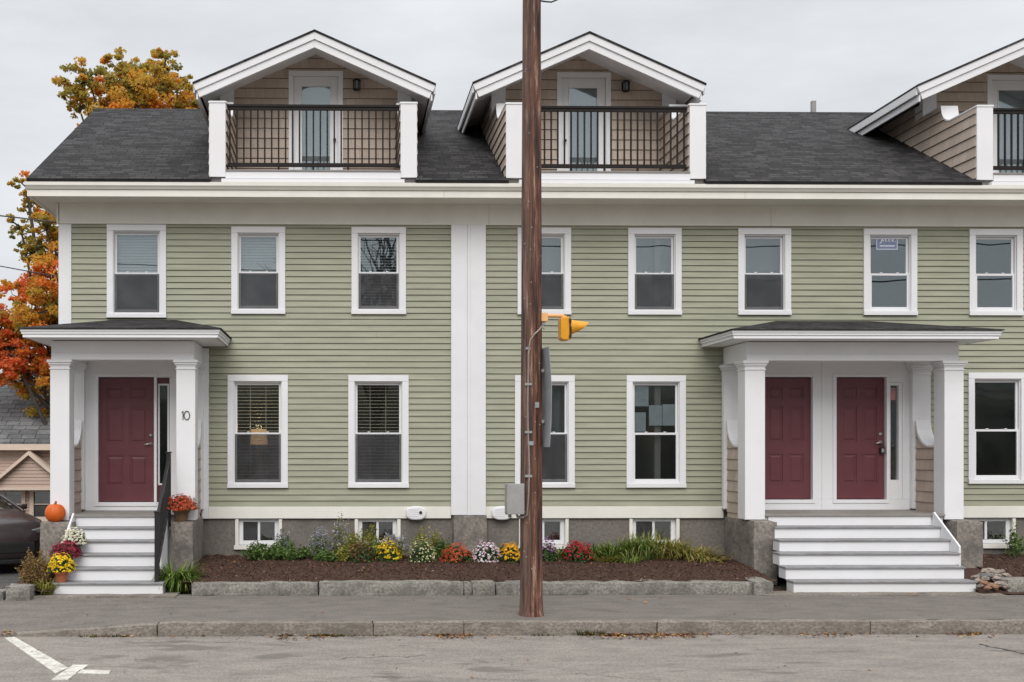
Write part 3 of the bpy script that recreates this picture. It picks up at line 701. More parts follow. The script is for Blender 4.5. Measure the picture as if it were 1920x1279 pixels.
def panel_door(x0, x1, z0, z1, y, hinge_right, parent, knob=True, lockbox=False):
    mb = MB(); w, h = x1 - x0, z1 - z0
    mb.box(x0, x1, y + .012, y + .05, z0, z1)
    st = .115; mid = .10
    xa = [(x0 + st, x0 + w / 2 - mid / 2), (x0 + w / 2 + mid / 2, x1 - st)]
    za = [(z0 + .13 * h, z0 + .37 * h), (z0 + .475 * h, z0 + .765 * h), (z0 + .825 * h, z0 + .93 * h)]
    for r in rects_minus(x0, x1, z0, z1, [(a, b_, c_, d_) for a, b_ in xa for c_, d_ in za]): mb.box(r[0], r[1], y, y + .0125, r[2], r[3])
    for a, b_ in xa:
        for c_, d_ in za:
            q = .028; vs = [(a + q, y + .0125, c_ + q), (b_ - q, y + .0125, c_ + q), (b_ - q, y + .0125, d_ - q), (a + q, y + .0125, d_ - q)]
            p2 = .05; vs += [(a + p2, y + .002, c_ + p2), (b_ - p2, y + .002, c_ + p2), (b_ - p2, y + .002, d_ - p2), (a + p2, y + .002, d_ - p2)]
            mb.add(vs, [(4, 5, 6, 7), (0, 1, 5, 4), (1, 2, 6, 5), (2, 3, 7, 6), (3, 0, 4, 7)])
    dr = mb.build('entry_door', MAROON, parent)
    if knob:
        kx = x1 - .055; mb = MB()
        mb.lathe([(.034, 0), (.034, -.008), (.02, -.012), (.02, -.02)], (kx, y, z0 + .535 * h), 14, 'y'); mb.lathe([(.034, 0), (.034, -.008), (.014, -.012), (.014, -.045)], (kx, y, z0 + .468 * h), 14, 'y')
        mb.tube([(kx, y - .045, z0 + .468 * h), (kx - .10, y - .05, z0 + .46 * h)], [.014, .010], 8)
        mb.build('handle', STEEL, dr, smooth=True)
    if lockbox:
        kx = x1 - .05; mb = MB(); zz = z0 + .40 * h
        mb.box(kx - .035, kx + .035, y - .07, y - .025, zz - .05, zz + .05); mb.tube([(kx - .02, y - .045, zz + .05), (kx - .02, y - .045, zz + .11), (kx, y - .045, zz + .125), (kx + .02, y - .045, zz + .11), (kx + .02, y - .045, zz + .05)], .006, 6)
        lb = mb.build('key_lockbox', BLACKM, dr, bevel=.006); MB().box(kx - .022, kx + .022, y - .074, y - .0705, zz - .03, zz + .03).build('keypad', GREYM, dr)
    return dr
def porch(x0, x1, pier, ridge, fas, cols, rside, landx):
    """x0..x1: entablature; cols: column spans; fas: fascia span"""
    zt, zb = PZ(640, YC, (645)), PZ(675, YC, 645)
    mb = MB(); w = .30
    mb.box(x0, x1, YC, YC + w, zb, zt); mb.box(x0, x0 + w, YC + w + .001, -.05, zb, zt); mb.box(x1 - w, x1, YC + w + .001, -.05, zb, zt)
    mb.box(x0 + .012, x1 - .012, YC - .008, YC + .02, zb + .1, zb + .112)
    p = mb.build('porch', WHITE, H, bevel=.004)
    mb = MB(); mb.box(x0 + w + .002, x1 - w - .002, YC + w + .002, -.05, zt - .16, zt - .13)
    mb.box(fas[0] + .04, fas[1] - .04, -1.60, -.02, zt + .012, zt + .03)
    mb.build('ceiling', WHITE, p)
    yf = -1.62; f0, f1 = fas; z0 = zt + .012; z1 = PZ(618, yf)
    mb = MB(); h = z1 - z0
    for (a, b_, e) in ((0, .42, .03), (.425, .70, .012), (.705, 1, 0)):
        ring_ = [(f0 + e, yf + e), (f1 - e, yf + e)]
        mb.box(f0 + e, f1 - e, yf + e, yf + .06, z0 + h * a, z0 + h * b_)
        mb.box(f0 + e, f0 + .06, yf + .061, -.02, z0 + h * a, z0 + h * b_); mb.box(f1 - .06, f1 - e, yf + .061, -.02, z0 + h * a, z0 + h * b_)
    mb.build('porch_cornice', WHITE, p, bevel=.003)
    hip_roof('porch_roof', f0, f1, yf, z1 + .02, PZ(601, 0, 900), ridge[0], ridge[1], p)
    for a, b_ in cols:
        column(a, b_, YC, YC + .33, .985, zb, p)
        mb = MB(); mb.box(a, b_, -.14, -.032, ZLAND + .026, zb - .10); e = .012
        mb.box(a - e, b_ + e, -.152, -.032, zb - .16, zb - .14)
        for (h0, h1, e) in ((.099, .075, .012), (.074, .045, .026), (.044, .0015, .044)): mb.box(a - e, b_ + e, -.14 - e, -.032, zb - h0, zb - h1)
        mb.build('wall_pilaster', WHITE, p, bevel=.004)
        # shingled half wall with its curved white cap
        zl, zh = PZ(838, -.7), PZ(790, -.25); ya, yb = YC + .332, -.142
        crv = [(ya + .22 + (yb - ya - .24) * i / 12) for i in range(13)]; y0c, lc = crv[0], crv[-1] - crv[0]
        zc = lambda y: zh - (zh - zl) * math.sqrt(max(0, 1 - ((y - y0c) / lc) ** 2))
        xm = (a + b_) / 2; t = .11
        mb = MB()
        for sg in (-1, 1):
            polys = [[(ya, .97), (yb, .97), (yb, zl), (ya, zl)]] + [[(q, zl), (r, zl), (r, zc(r)), (q, zc(q))] for q, r in zip(crv, crv[1:])]
            polys[1] = [polys[1][0], polys[1][1], polys[1][2]]
            for poly in polys: mb.clap(poly, (xm + sg * (t - .02), 0, 0), (0, 1, 0), (0, 0, 1), (sg, 0, 0), .175, 0, .016)
        prof = [(ya, zl)] + [(y, zc(y)) for y in crv]
        mb.prism([(ya, .97), (yb, .97)] + [(y, z) for y, z in prof[::-1]], 'x', xm - t + .022, xm + t - .022)
        hw = mb.build('half_wall', SHAKE, p)
        up = [(y - (.03 if y > ya + .3 else 0), z + .03) for y, z in prof]
        MB().prism(prof + up[::-1], 'x', xm - t - .012, xm + t + .012).build('half_wall_cap', WHITE, hw)
    MB().box(landx[0], landx[1], YC - .03, -.032, ZLAND - .035, ZLAND).build('porch_deck', DECKM, p, bevel=.004)
    MB().box(landx[0] + .01, landx[1] - .01, YC + .03, -.04, .1, ZLAND - .036).build('deck_skirt', WHITE, p)
    return p, zb
# left porch
c1 = [(PX(94, YC), PX(130, YC)), (PX(330.5, YC), PX(366, YC))]
p1, zb = porch(PX(96, YC), PX(364, YC), None, (PX(215, 0), PX(330, 0)), (PX(37.5, -1.62), PX(412, -1.62)), c1, None, (c1[0][1] + .003, c1[1][0] - .003))
dz0, dz1 = PZ(940, 0), PZ(709, 0)
dx0, dx1 = PX(187, .04), PX(289, .04); sx0, sx1 = PX(295, .04), PX(319, .04)
mb = MB()
for r in rects_minus(EN1[0] + .03, EN1[1] - .001, ZLAND + .002, 3.75, [(dx0 - .012, dx1 + .012, dz0 - .012, dz1 + .012), (sx0, sx1, dz0 - .012, dz1 + .005)]): mb.box(r[0], r[1], -.03, .11, r[2], r[3])
ring(mb, dx0 - .075, dx1 + .055, dz0 - .075, dz1 + .075, -.048, -.031, .063, .043, .063, .063)
mb.box(PX(378, -.05), EN1[1], -.05, -.031, ZF, 3.75)
mb.build('entry_surround', WHITE, p1, bevel=.003)
panel_door(dx0, dx1, dz0, dz1, .035, True, p1)
mb = MB(); ring(mb, sx0 + .002, sx1 - .002, dz0, dz1, .03, .08, .035, .035, .10, .29); sl = mb.build('sidelight', MAROON, p1, bevel=.003)
mb = MB(); ring(mb, sx0 + .014, sx1 - .014, dz0 + .27, dz1 - .095, .018, .029, .028); mb.build('glazing_bead', WHITE, sl)
MB().box(sx0 + .036, sx1 - .036, .05, .054, dz0 + .29, dz1 - .10).build('sidelight_pane', GLASSM, sl)
# right porch
c2 = [(PX(1397, YC), PX(1434.5, YC)), (PX(1771, YC), PX(1807, YC))]
p2, zb = porch(PX(1400, YC), PX(1798, YC), None, (PX(1455, 0), PX(1632, 0)), (PX(1373, -1.62), PX(1879, -1.62)), c2, None, (c2[0][1] + .003, c2[1][0] - .003))
dz0, dz1 = PZ(935.5, 0, 1550), PZ(708.5, 0, 1550)
ax0, ax1, bx0, bx1 = PX(1427, .04), PX(1519, .04), PX(1566, .04), PX(1657, .04); sx0, sx1 = PX(1663, .02), PX(1690, .02)
mb = MB()
for r in rects_minus(EN2[0] + .002, EN2B, ZLAND + .002, 3.75, [(ax0 - .012, ax1 + .012, dz0 - .012, dz1 + .012), (bx0 - .012, bx1 + .012, dz0 - .012, dz1 + .012), (sx0, sx1, dz0 + .0, dz1 - .08)]): mb.box(r[0], r[1], -.03, .11, r[2], r[3])
xm = PX(1543, -.03); mb.box(xm - .02, xm + .02, -.042, -.031, ZLAND + .002, zb + .1)
for q0, q1 in ((ax0, ax1), (bx0, bx1)): ring(mb, q0 - .07, q1 + .05, dz0 - .07, dz1 + .07, -.046, -.031, .058, .038, .058, .058)
mb.build('entry_surround', WHITE, p2, bevel=.003)
panel_door(ax0, ax1, dz0, dz1, .035, True, p2, knob=False)
panel_door(bx0, bx1, dz0, dz1, .035, True, p2, lockbox=True)
mb = MB(); gz0, gz1 = PZ(900, .03, 1675), PZ(723, .03, 1675); ring(mb, sx0 + .002, sx1 - .002, dz0 + .002, dz1 - .083, -.018, .08, .04, .06, dz1 - .083 - gz1, gz0 - dz0); sl = mb.build('sidelight', WHITE, p2, bevel=.003)
MB().box(sx0 + .041, sx1 - .061, .045, .049, gz0, gz1).build('sidelight_pane', GLASSM, sl)
q = P(1676, 739, .03); PINK = M('pink_sticker', (.55, .25, .25), .6, .2, 60)
MB().box(q[0] - .05, q[0] + .035, .0405, .0425, q[1] - .10, q[1] + .10).build('notice', PINK, sl)
MB().box(q[0] - .035, q[0] + .02, .0385, .04, q[1] + .05, q[1] + .085).build('notice_heading', PAPER, sl)
# house number on the left porch column
NUM = M('number_metal', (.12, .12, .125), .4, .1, 9, metal=.5)
x, z = P(347, 779, YC - .008); mb = MB()
mb.tube([(x - .052, YC - .008, z + .045), (x - .032, YC - .008, z + .068), (x - .032, YC - .008, z - .066)], .0075, 6)
mb.tube([(x + .028 + .042 * math.cos(a), YC - .008, z + .066 * math.sin(a)) for a in [2 * math.pi * k / 28 for k in range(29)]], .0075, 6)
mb.build('house_number', NUM, p1)
# ------------------------------------------------------------------ front steps
RISE, RUN = ZLAND / 6, .27
def steps(name, label, spans, str_l, str_r):
    """spans: (x0,x1) for each riser from the top one down"""
    xm = (spans[0][0] + spans[0][1]) / 2
    s = thing(name, label, 'steps', (xm, -2.0, 0))
    for k, (x0, x1) in enumerate(spans):
        y = YC - .005 - RUN * k; z1 = ZLAND - RISE * k
        mb = MB(); mb.box(x0, x1, y, y + .022, max(z1 - RISE, .004), z1 - .027)
        if k: mb.box(x0, x0 + .02, y + .0225, y + RUN, z1 - RISE, z1 - .027); mb.box(x1 - .02, x1, y + .0225, y + RUN, z1 - RISE, z1 - .027)
        mb.build('riser', WHITE, s, bevel=.003)
        if k: MB().box(x0 - .012, x1 + .012, y - .028, y + RUN - .001, z1 - .026, z1).build('tread', TREAD, s, bevel=.005)
        mb = MB()
    for x0, x1 in [q for q in (str_l, str_r) if q]:
        y0 = YC - .035; y1 = YC - RUN * 3 - .0
        mb = MB(); mb.prism([(y0, .2), (y0, ZLAND + .03), (y0 - .03, ZLAND + .03), (y1, ZLAND - 2.45 * RISE), (y1, ZLAND - 3 * RISE), (y1, .0), (y0, 0)], 'x', x0, x1)
        mb.build('stringer', WHITE, s, bevel=.003)
    return s
ls = (PX(137, -1.3), -2.735)
q0, q1 = PX(99, -2.5), PX(305, -2.5)
left_steps = steps('front_steps', 'white wooden steps with grey treads and a black iron handrail, below the single maroon door', [ls] * 5 + [(q0, q1)], (ls[0] - .03, ls[0] - .002), (ls[1] + .002, ls[1] + .03))
r1 = (PX(1459, -1.4) - .06, PX(1746, YC))
rr = 9.13
right_steps = steps('front_steps', 'wide white wooden steps with grey treads and no handrail, below the pair of maroon doors', [r1, r1, (PX(1460, -1.69) + .01, r1[1]), (PX(1460, -1.96) + .01, r1[1]), (PX(1473, -2.23), rr + .02), (PX(1488, -2.5), rr + .05)], None, (r1[1] + .002, r1[1] + .032))
# iron handrail on the left steps
mb = MB(); xa = -2.702; ya, za = YC - .12, ZLAND; yb, zb2 = YC - RUN * 4.55, ZLAND - RISE * 5
xb = xa - .0
ta, tb = za + .93, zb2 + 1.0
mb.box(xa - .032, xa + .032, ya - .032, ya + .032, za - RISE, ta + .03); mb.box(xb - .032, xb + .032, yb - .032, yb + .032, zb2, tb)
mb.box(xa - .045, xa + .045, ya - .045, ya + .045, ta + .031, ta + .05); mb.box(xb - .045, xb + .045, yb - .045, yb + .045, tb + .001, tb + .02)
for o1, h in ((.05, .05), (.78, .035)): mb.prism([(ya - .033, ta - o1), (yb + .033, tb - o1), (yb + .033, tb - o1 - h), (ya - .033, ta - o1 - h)], 'x', xa - .022, xa + .022)
for i in range(1, 9):
    t = i / 9; y = ya + (yb - ya) * t; z = ta + (tb - ta) * t; mb.box(xa - .010, xa + .010, y - .010, y + .010, z - .79, z - .09)
mb.build('handrail', BLACKM, left_steps, bevel=.003)
# ------------------------------------------------------------------ granite piers, slabs and edging stones
def stone(name, label, cat, x0, x1, y0, y1, z0, z1, mat, seed, group=None, amp=.009, round_=.015):
    o = MB().rough(x0, x1, y0, y1, z0, z1, .07, amp, 4, seed, None, round_).build(name, mat, None, ((x0 + x1) / 2, (y0 + y1) / 2, z0))
    return tag(o, label, cat, group)
PG = 'granite piers beside the porch steps'
YP = -1.4
for i, (a, b, lb) in enumerate(((74, 136.5, 'weathered granite pier under the left column of the single-door porch, with a pumpkin on it'),
                          (320, 362, 'weathered granite pier behind the black handrail, with potted red mums on it'),
                          (1413, 1458, 'weathered granite pier under the left column of the two-door porch'),
                          (1794, 1845, 'weathered granite pier under the right column of the two-door porch, above the pile of rocks'))):
    stone('granite_pier', lb, 'pier', PX(a, YP), PX(b, YP), YP, -.02, -.02, .978, PIER, i, PG)
for i, (a, b, y, lb) in enumerate(((48, 330, -2.74, 'thin pale stone slab under the bottom step of the single-door porch'), (1432, 1890, -2.78, 'long thin pale stone slab under the bottom step of the two-door porch'))):
    stone('stone_slab', lb, 'slab', PX(a, y), PX(b, y), y, -2.3, -.05, .022, KERBM, 30 + i, 'stone slabs under the steps', .006, .012)
EG = 'granite stones edging the mulch beds'
edge = [(358, 597, -2.61, -2.36, .185, 'long granite edging stone beginning at the strap-leaved clump, first of the bed edge'), (597.2, 869.5, -2.62, -2.36, .195, 'long rough-faced granite edging stone below the yellow and the cream mums'),
        (885.2, 929, -2.63, -2.38, .20, 'short broken granite edging stone below the pink and white mums'), (869.7, 885, -2.61, -2.36, .19, 'very short granite edging stone below the orange mums'),
        (929.2, 1412.5, -2.60, -2.2, .175, 'longest granite edging stone with a pale flat top, behind the utility pole'), (1413, 1452, -2.66, -1.95, .20, 'stubby granite stone closing the bed beside the wide white steps')]
for i, (a, b, y0, y1, z, lb) in enumerate(edge):
    stone('edging_stone', lb, 'edging stone', PX(a, y0), PX(b, y0), y0, y1, -.06, z, GRANITE, 10 + i, EG, .013, .016)
stone('edging_stone', 'squat granite block beside the driveway and the rust-brown shrub', 'edging stone', PX(8, -2.9), PX(56, -2.9), -2.9, -2.55, -.06, .185, GRANITE, 21, EG, .012, .02)
stone('edging_stone', 'low worn granite kerb block at the foot of the driveway, partly out of the picture', 'edging stone', PX(-60, -2.9), PX(6, -2.9), -2.9, -2.55, -.06, .11, GRANITE, 22, EG, .012, .02)
stone('edging_stone', 'granite edging stone beyond the pile of rocks', 'edging stone', PX(1889, -2.65), PX(1889, -2.65) + 2.4, -2.65, -2.3, -.06, .22, GRANITE, 23, EG, .012, .02)
RG = 'rocks piled beside the wide steps'
ROCKM = [M('field_rock', c, .85, .25, 25, big=.4, bigscale=6, bmp=.4, bscale=30) for c in ((.25, .21, .175), (.16, .15, .145), (.33, .27, .23), (.27, .155, .10))]
rocks = [(1830, 1082, .10, 0), (1842, 1078, .12, 1), (1852, 1069, .11, 2), (1862, 1073, .12, 0), (1876, 1072, .10, 0), (1886, 1078, .09, 2), (1868, 1084, .12, 2), (1845, 1092, .10, 3), (1858, 1095, .10, 3), (1875, 1094, .12, 2), (1836, 1098, .08, 1), (1884, 1090, .09, 0), (1848, 1084, .10, 0), (1857, 1080, .10, 1), (1870, 1078, .09, 2), (1880, 1084, .09, 1), (1866, 1099, .09, 3), (1886, 1098, .09, 0), (1834, 1088, .08, 2), (1852, 1101, .07, 3)]
for i, (px, py, r, mi) in enumerate(rocks):
    Y = -2.58 + (1096 - py) * .02; x, z = P(px, py, Y); z = max(z - .01, r * .4)
    mb = MB(); n, m = 11, 7; rg = random.Random(i * 7 + 1); sx, sy, sz = r * rg.uniform(.55, .85), r * rg.uniform(.5, .7), r * rg.uniform(.30, .48)
    vs = [];
    for j in range(m + 1):
        for k in range(n):
            u, v_ = math.pi * j / m, 2 * math.pi * k / n
            p = Vector((math.sin(u) * math.cos(v_), math.sin(u) * math.sin(v_), math.cos(u)))
            q = 1 + .55 * noise.noise(p * 1.6 + Vector((i * 5, 0, 0))) + .10 * noise.noise(p * 5 + Vector((i * 5, 0, 0)))
            vs.append((x + p.x * q * sx, Y + p.y * q * sy, z + p.z * q * sz))
    mb.add(vs, [(j * n + k, (j + 1) * n + k, (j + 1) * n + (k + 1) % n, j * n + (k + 1) % n) for j in range(m) for k in range(n)])
    o = mb.build('rock', ROCKM[mi], None, (x, Y, z))
    tag(o, 'rusty orange rock low in the pile beside the wide white steps' if mi == 3 else 'fist-sized to head-sized fieldstone in the pile beside the wide white steps', 'rock', RG)
# ------------------------------------------------------------------ utility pole with what hangs on it
YPOLE = -4.55
xb_, xt_ = (PX(975, YPOLE) + PX(1017, YPOLE)) / 2, (PX(979, YPOLE) + PX(1015, YPOLE)) / 2
POLEM, nt, b, o = nodes('creosoted_pole')
v = coords(nt, (1, 1, .06)); v2 = coords(nt, (1, 1, .35))
c = ramp(nt, noise_n(nt, v, 22, 6, .7), [(.39, (.012, .005, .004)), (.45, (.060, .022, .013)), (.52, (.145, .052, .028)), (.58, (.205, .092, .058)), (.635, (.40, .29, .22))])
f = N(nt, 'ShaderNodeMapRange'); f.inputs['From Min'].default_value = .52; f.inputs['From Max'].default_value = .64; f.inputs['To Max'].default_value = .6
nt.links.new(noise_n(nt, v2, 7, 5, .65), f.inputs['Value']); c = mix(nt, f.outputs['Result'], c, (.075, .03, .02))
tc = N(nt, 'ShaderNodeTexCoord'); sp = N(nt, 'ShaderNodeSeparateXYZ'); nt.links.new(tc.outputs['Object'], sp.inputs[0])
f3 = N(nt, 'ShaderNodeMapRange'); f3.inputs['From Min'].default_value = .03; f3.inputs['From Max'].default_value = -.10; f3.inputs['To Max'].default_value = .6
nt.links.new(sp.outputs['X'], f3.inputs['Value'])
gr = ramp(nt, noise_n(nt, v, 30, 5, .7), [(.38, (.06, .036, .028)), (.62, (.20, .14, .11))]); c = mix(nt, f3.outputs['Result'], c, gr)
nt.links.new(c, b.inputs['Base Color']); b.inputs['Roughness'].default_value = .75; bump(nt, b, noise_n(nt, v, 30, 6, .7), .9, .02)
mb = MB(); n = 28; vs = []; m = 60; zt = 10.2
lean = (xt_ - xb_) / PZ(0, YPOLE, 990)
for j in range(m + 1):
    z = -.1 + (zt + .1) * j / m
    for k in range(n):
        a = 2 * math.pi * k / n; r = (.143 - .0019 * z * 1.9) * (1 + .02 * noise.noise(Vector((math.cos(a) * 3, math.sin(a) * 3, z * .5))) + .012 * noise.noise(Vector((math.cos(a) * 9, math.sin(a) * 9, z * 1.2))))
        if z < .12: r *= 1 + .10 * (.12 - z) / .12
        vs.append((xb_ + lean * z + r * math.cos(a), YPOLE + r * math.sin(a), z))
mb.add(vs, [(j * n + k, j * n + (k + 1) % n, (j + 1) * n + (k + 1) % n, (j + 1) * n + k) for j in range(m) for k in range(n)] + [tuple(range(m * n, (m + 1) * n))])
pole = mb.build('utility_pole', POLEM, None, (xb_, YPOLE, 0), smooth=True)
tag(pole, 'tall red-brown weathered wooden utility pole standing on the sidewalk', 'utility pole')
def polex(z): return xb_ + lean * z
def polef(x, z):  # front surface
    r = .144 - .0037 * z; d_ = min(.98, abs(x - polex(z)) / r); return YPOLE - r * math.sqrt(1 - d_ * d_)
pts = []
for px, py in ((1019, 609), (1012, 618), (1002, 627), (995, 637), (992, 655), (991, 700), (990, 760), (991, 820), (993, 880), (991, 930), (989, 966), (986, 969), (972, 969)):
    x, z = P(px, py, YPOLE - .15); pts.append((x, polef(x, z) - .012, z))
MB().tube(pts, .0115, 8).build('conduit', CONDUIT, pole, smooth=True)
mb = MB()
for z in (1.75, 2.3, 2.9): mb.box(P(985, 835, YPOLE - .15)[0], P(998, 835, YPOLE - .15)[0], polef(P(991, 835, YPOLE - .15)[0], z) - .026, polef(P(991, 835, YPOLE - .15)[0], z) + .01, z, z + .03)
for i in range(26): # staples and nails
    z = rnd.uniform(.35, 7); a = rnd.uniform(-2.6, -.5); r = .144 - .0037 * z; mb.box(polex(z) + r * math.cos(a) - .006, polex(z) + r * math.cos(a) + .006, YPOLE + r * math.sin(a) - .006, YPOLE + r * math.sin(a) + .006, z, z + .012)
mb.build('staples', GREYM, pole)
for z, dx, w_, h_ in ((2.15, -.03, .035, .05), (2.62, .05, .025, .07), (3.35, -.06, .03, .03)):
    xx = polex(z) + dx; yy = polef(xx, z); MB().box(xx - w_, xx + w_, yy - .012, yy + .02, z, z + h_).build('pole_tag', SIGNBACK, pole)
mb = MB()    # drying cracks: narrow dark splits standing as thin grooves' filler
for i in range(34):
    z = rnd.uniform(.1, 7.4); a = rnd.uniform(-2.9, -.25); L = rnd.uniform(.3, 1.3); r0 = .1455; vs = []
    for j in range(9):
        t = j / 8; zz = z + L * t; aa = a + .05 * math.sin(t * 5 + i) ; w_ = .0045 * math.sin(math.pi * t) + .0008; rr_ = (.1445 - .0037 * zz) + .0015
        for s_ in (-1, 1): vs.append((polex(zz) + rr_ * math.cos(aa + s_ * w_ / rr_), YPOLE + rr_ * math.sin(aa + s_ * w_ / rr_), zz))
    mb.add(vs, [(2 * j, 2 * j + 1, 2 * j + 3, 2 * j + 2) for j in range(8)])
mb.build('drying_cracks', CABLE, pole)
# equipment box
bx0, bx1 = PX(951, -4.76), PX(983, -4.76); z0, z1 = PZ(964, -4.76, 960), PZ(908, -4.76, 960)
bxt = thing('junction_box', 'grey metal equipment box strapped to the left side of the utility pole', 'box', ((bx0 + bx1) / 2, -4.6, z0))
MB().box(bx0 + .006, bx1, -4.73, -4.49, z0, z1).build('box_body', GREYM, bxt, bevel=.008)
mb = MB(); mb.box(bx0, bx1 + .004, -4.755, -4.7315, z0 - .006, z1 + .006)
mb.build('lid', GREYM, bxt, bevel=.008)
mb = MB(); mb.tube([(bx0 + .05, -4.63, z0 - .0), (bx0 + .05, -4.63, z0 - .05)], .022, 10); mb.tube([(bx0 + .14, -4.63, z0), (bx0 + .14, -4.65, z0 - .04), (bx0 + .22, -4.69, z0 - .045)], .016, 10); mb.box(bx0 - .004, bx0 + .012, -4.76, -4.74, (z0 + z1) / 2 - .05, (z0 + z1) / 2 + .05)
mb.build('conduit_fitting', GREYM, bxt)
# flashing beacon
sx, sz = P(1057, 617, YPOLE)
sg = thing('traffic_beacon', 'yellow traffic signal head with a cone visor on a bracket of the utility pole', 'traffic signal', (sx, YPOLE, sz - .16))
w2, h2 = .056, .148; mb = MB()
mb.prism([(sx - w2, sz - h2 + .03), (sx - w2 + .025, sz - h2), (sx + w2, sz - h2), (sx + w2, sz + h2), (sx - w2 + .02, sz + h2), (sx - w2, sz + h2 - .03)], 'y', YPOLE - .10, YPOLE + .10)
mb.build('housing', YELLOW, sg, bevel=.015)
mb = MB(); mb.box(sx + w2 + .001, sx + w2 + .012, YPOLE - .098, YPOLE + .098, sz - h2 + .01, sz + h2 - .02); mb.lathe([(.105, .0125), (.105, .022), (.09, .03)], (sx + w2, YPOLE, sz), 24, 'x')
for zz in (-.1, .1): mb.box(sx + w2 - .01, sx + w2 + .022, YPOLE - .115, YPOLE - .099, sz + zz - .015, sz + zz + .015)
mb.build('lens_door', BULB, sg)
mb = MB(); vs = []; n = 24; L = .235
for k in range(n + 1):
    a = math.pi * 2 * k / n; y, z = .10 * math.cos(a), .102 * math.sin(a) + .018
    t = (1 + math.sin(a)) / 2; le = .07 + (L - .07) * t ** .6
    vs += [(sx + w2 + .023, YPOLE + y, sz + z), (sx + w2 + .023 + le, YPOLE + y * .74, sz + .012 + (z - .012) * (.55 if z < .012 else .62) + .006), (sx + w2 + .023, YPOLE + y * .95, sz + z * .95), (sx + w2 + .023 + le, YPOLE + y * .68, sz + .012 + (z - .012) * (.45 if z < .012 else .58) + .006)]
fs = []
for k in range(n):
    a, b2 = 4 * k, 4 * k + 4; fs += [(a, a + 1, b2 + 1, b2), (a + 2, b2 + 2, b2 + 3, a + 3), (a + 1, a + 3, b2 + 3, b2 + 1)]
mb.add(vs, fs).build('visor', YELLOW, sg, smooth=False)
mb = MB(); hz = P(1030, 592, YPOLE)[1]
mb.tube([(polex(hz) + .10, YPOLE, hz), (sx - .01, YPOLE, hz), (sx, YPOLE, hz - .012), (sx, YPOLE, sz + h2 - .01)], .024, 10)
mb.box(polex(hz) + .118, polex(hz) + .20, YPOLE - .05, YPOLE + .05, hz - .075, hz + .03); mb.tube([(sx, YPOLE, sz + h2 - .005), (sx, YPOLE, sz + h2 + .02)], .04, 12)
mb.build('bracket', ORANGEPIPE, sg, bevel=.004)
mb = MB(); mb.box(polex(hz) + .12, polex(hz) + .17, YPOLE - .03, YPOLE + .02, hz - .12, hz - .076); mb.tube([(polex(hz) + .145, YPOLE - .01, hz - .12), (polex(hz) + .15, YPOLE - .03, hz - .17)], .012, 8); mb.build('cable_gland', GREYM, sg)
# street sign seen edge-on
z0, z1 = PZ(838, -4.7, 1024), PZ(652, -4.7, 1024); xs_ = PX(1023, -4.7); sn = thing('street_sign', 'tall grey metal road sign on the right side of the pole, turned edge-on', 'sign', (xs_, -4.6, z0))
mb = MB(); a = R(5.5); ds, dc = math.sin(a), math.cos(a); W = .60
vs = []
for t in (-.5, -.25, 0, .25, .5):
    for zz, bow in ((z0, -.012), (z0 + .3, .008), ((z0 + z1) / 2 + .1, .014), (z1 - .25, .0), (z1, -.02)):
        vs.append((xs_ + ds * t * W + bow, -4.57 - dc * t * W, zz))
fs = [(i * 5 + j, (i + 1) * 5 + j, (i + 1) * 5 + j + 1, i * 5 + j + 1) for i in range(4) for j in range(4)]
vs += [(x + .006, y, z) for x, y, z in vs]; nn = 25
fs += [tuple(i + nn for i in f_[::-1]) for f_ in fs]
for ed in ([i * 5 for i in range(5)], [i * 5 + 4 for i in range(5)], list(range(5)), list(range(20, 25))): fs += [(p, q, q + nn, p + nn) for p, q in zip(ed, ed[1:])]
mb.add(vs, fs).build('sign_panel', SIGNBACK, sn)
mb = MB(); 
for zz in (z0 + .3, z1 - .3): mb.box(polex(zz) + .10, xs_ + .0, -4.61, -4.54, zz, zz + .04)
mb.build('mounting_strap', GREYM, sn)
# ------------------------------------------------------------------ wires
def wire(label, pts, r, sag=0, n=24, name='overhead_wire'):
    out = []
    if len(pts) == 2:
        a, b = Vector(pts[0]), Vector(pts[1])
        out = [a.lerp(b, i / n) - Vector((0, 0, sag * 4 * (i / n) * (1 - i / n))) for i in range(n + 1)]
    else: out = pts
    o = MB().tube(out, r, 6).build(name, CABLE, None, tuple(out[0]), smooth=True)
    return tag(o, label, 'wire', 'overhead wires')
def at(px, py, Y): x, z = P(px, py, Y); return (x, Y, z)
wire('upper service wire running in from the left to the top of the house corner', [at(-260, 398, 6), at(0, 404.5, 3), at(40, 409, 2.5), at(85, 415, 2), at(118, 417, 1.6)], .013)
wire('lower service wire running in from the left to the house corner at the second-floor windows', [at(-260, 452, 6), at(0, 499, 3), at(60, 510, 2.4), at(122, 521, 1.6)], .010)
wire('looped cable end leaving the top of the utility pole', [at(1010, 1, -4.56), at(1022, 3, -4.6), at(1034, 4, -4.65), at(1046, -1, -4.7), at(1070, -16, -4.7), at(1130, -60, -4.1)], .010)
for (z, s_, lb) in ((9.6, .5, 'power wire across the street that the upper windows reflect, lower of the two'), (11.2, .7, 'power wire across the street that the upper windows reflect, upper of the two')):
    wire(lb, [(-22, -29, z + .8), (30, -30.5, z - .2)], .03, s_)
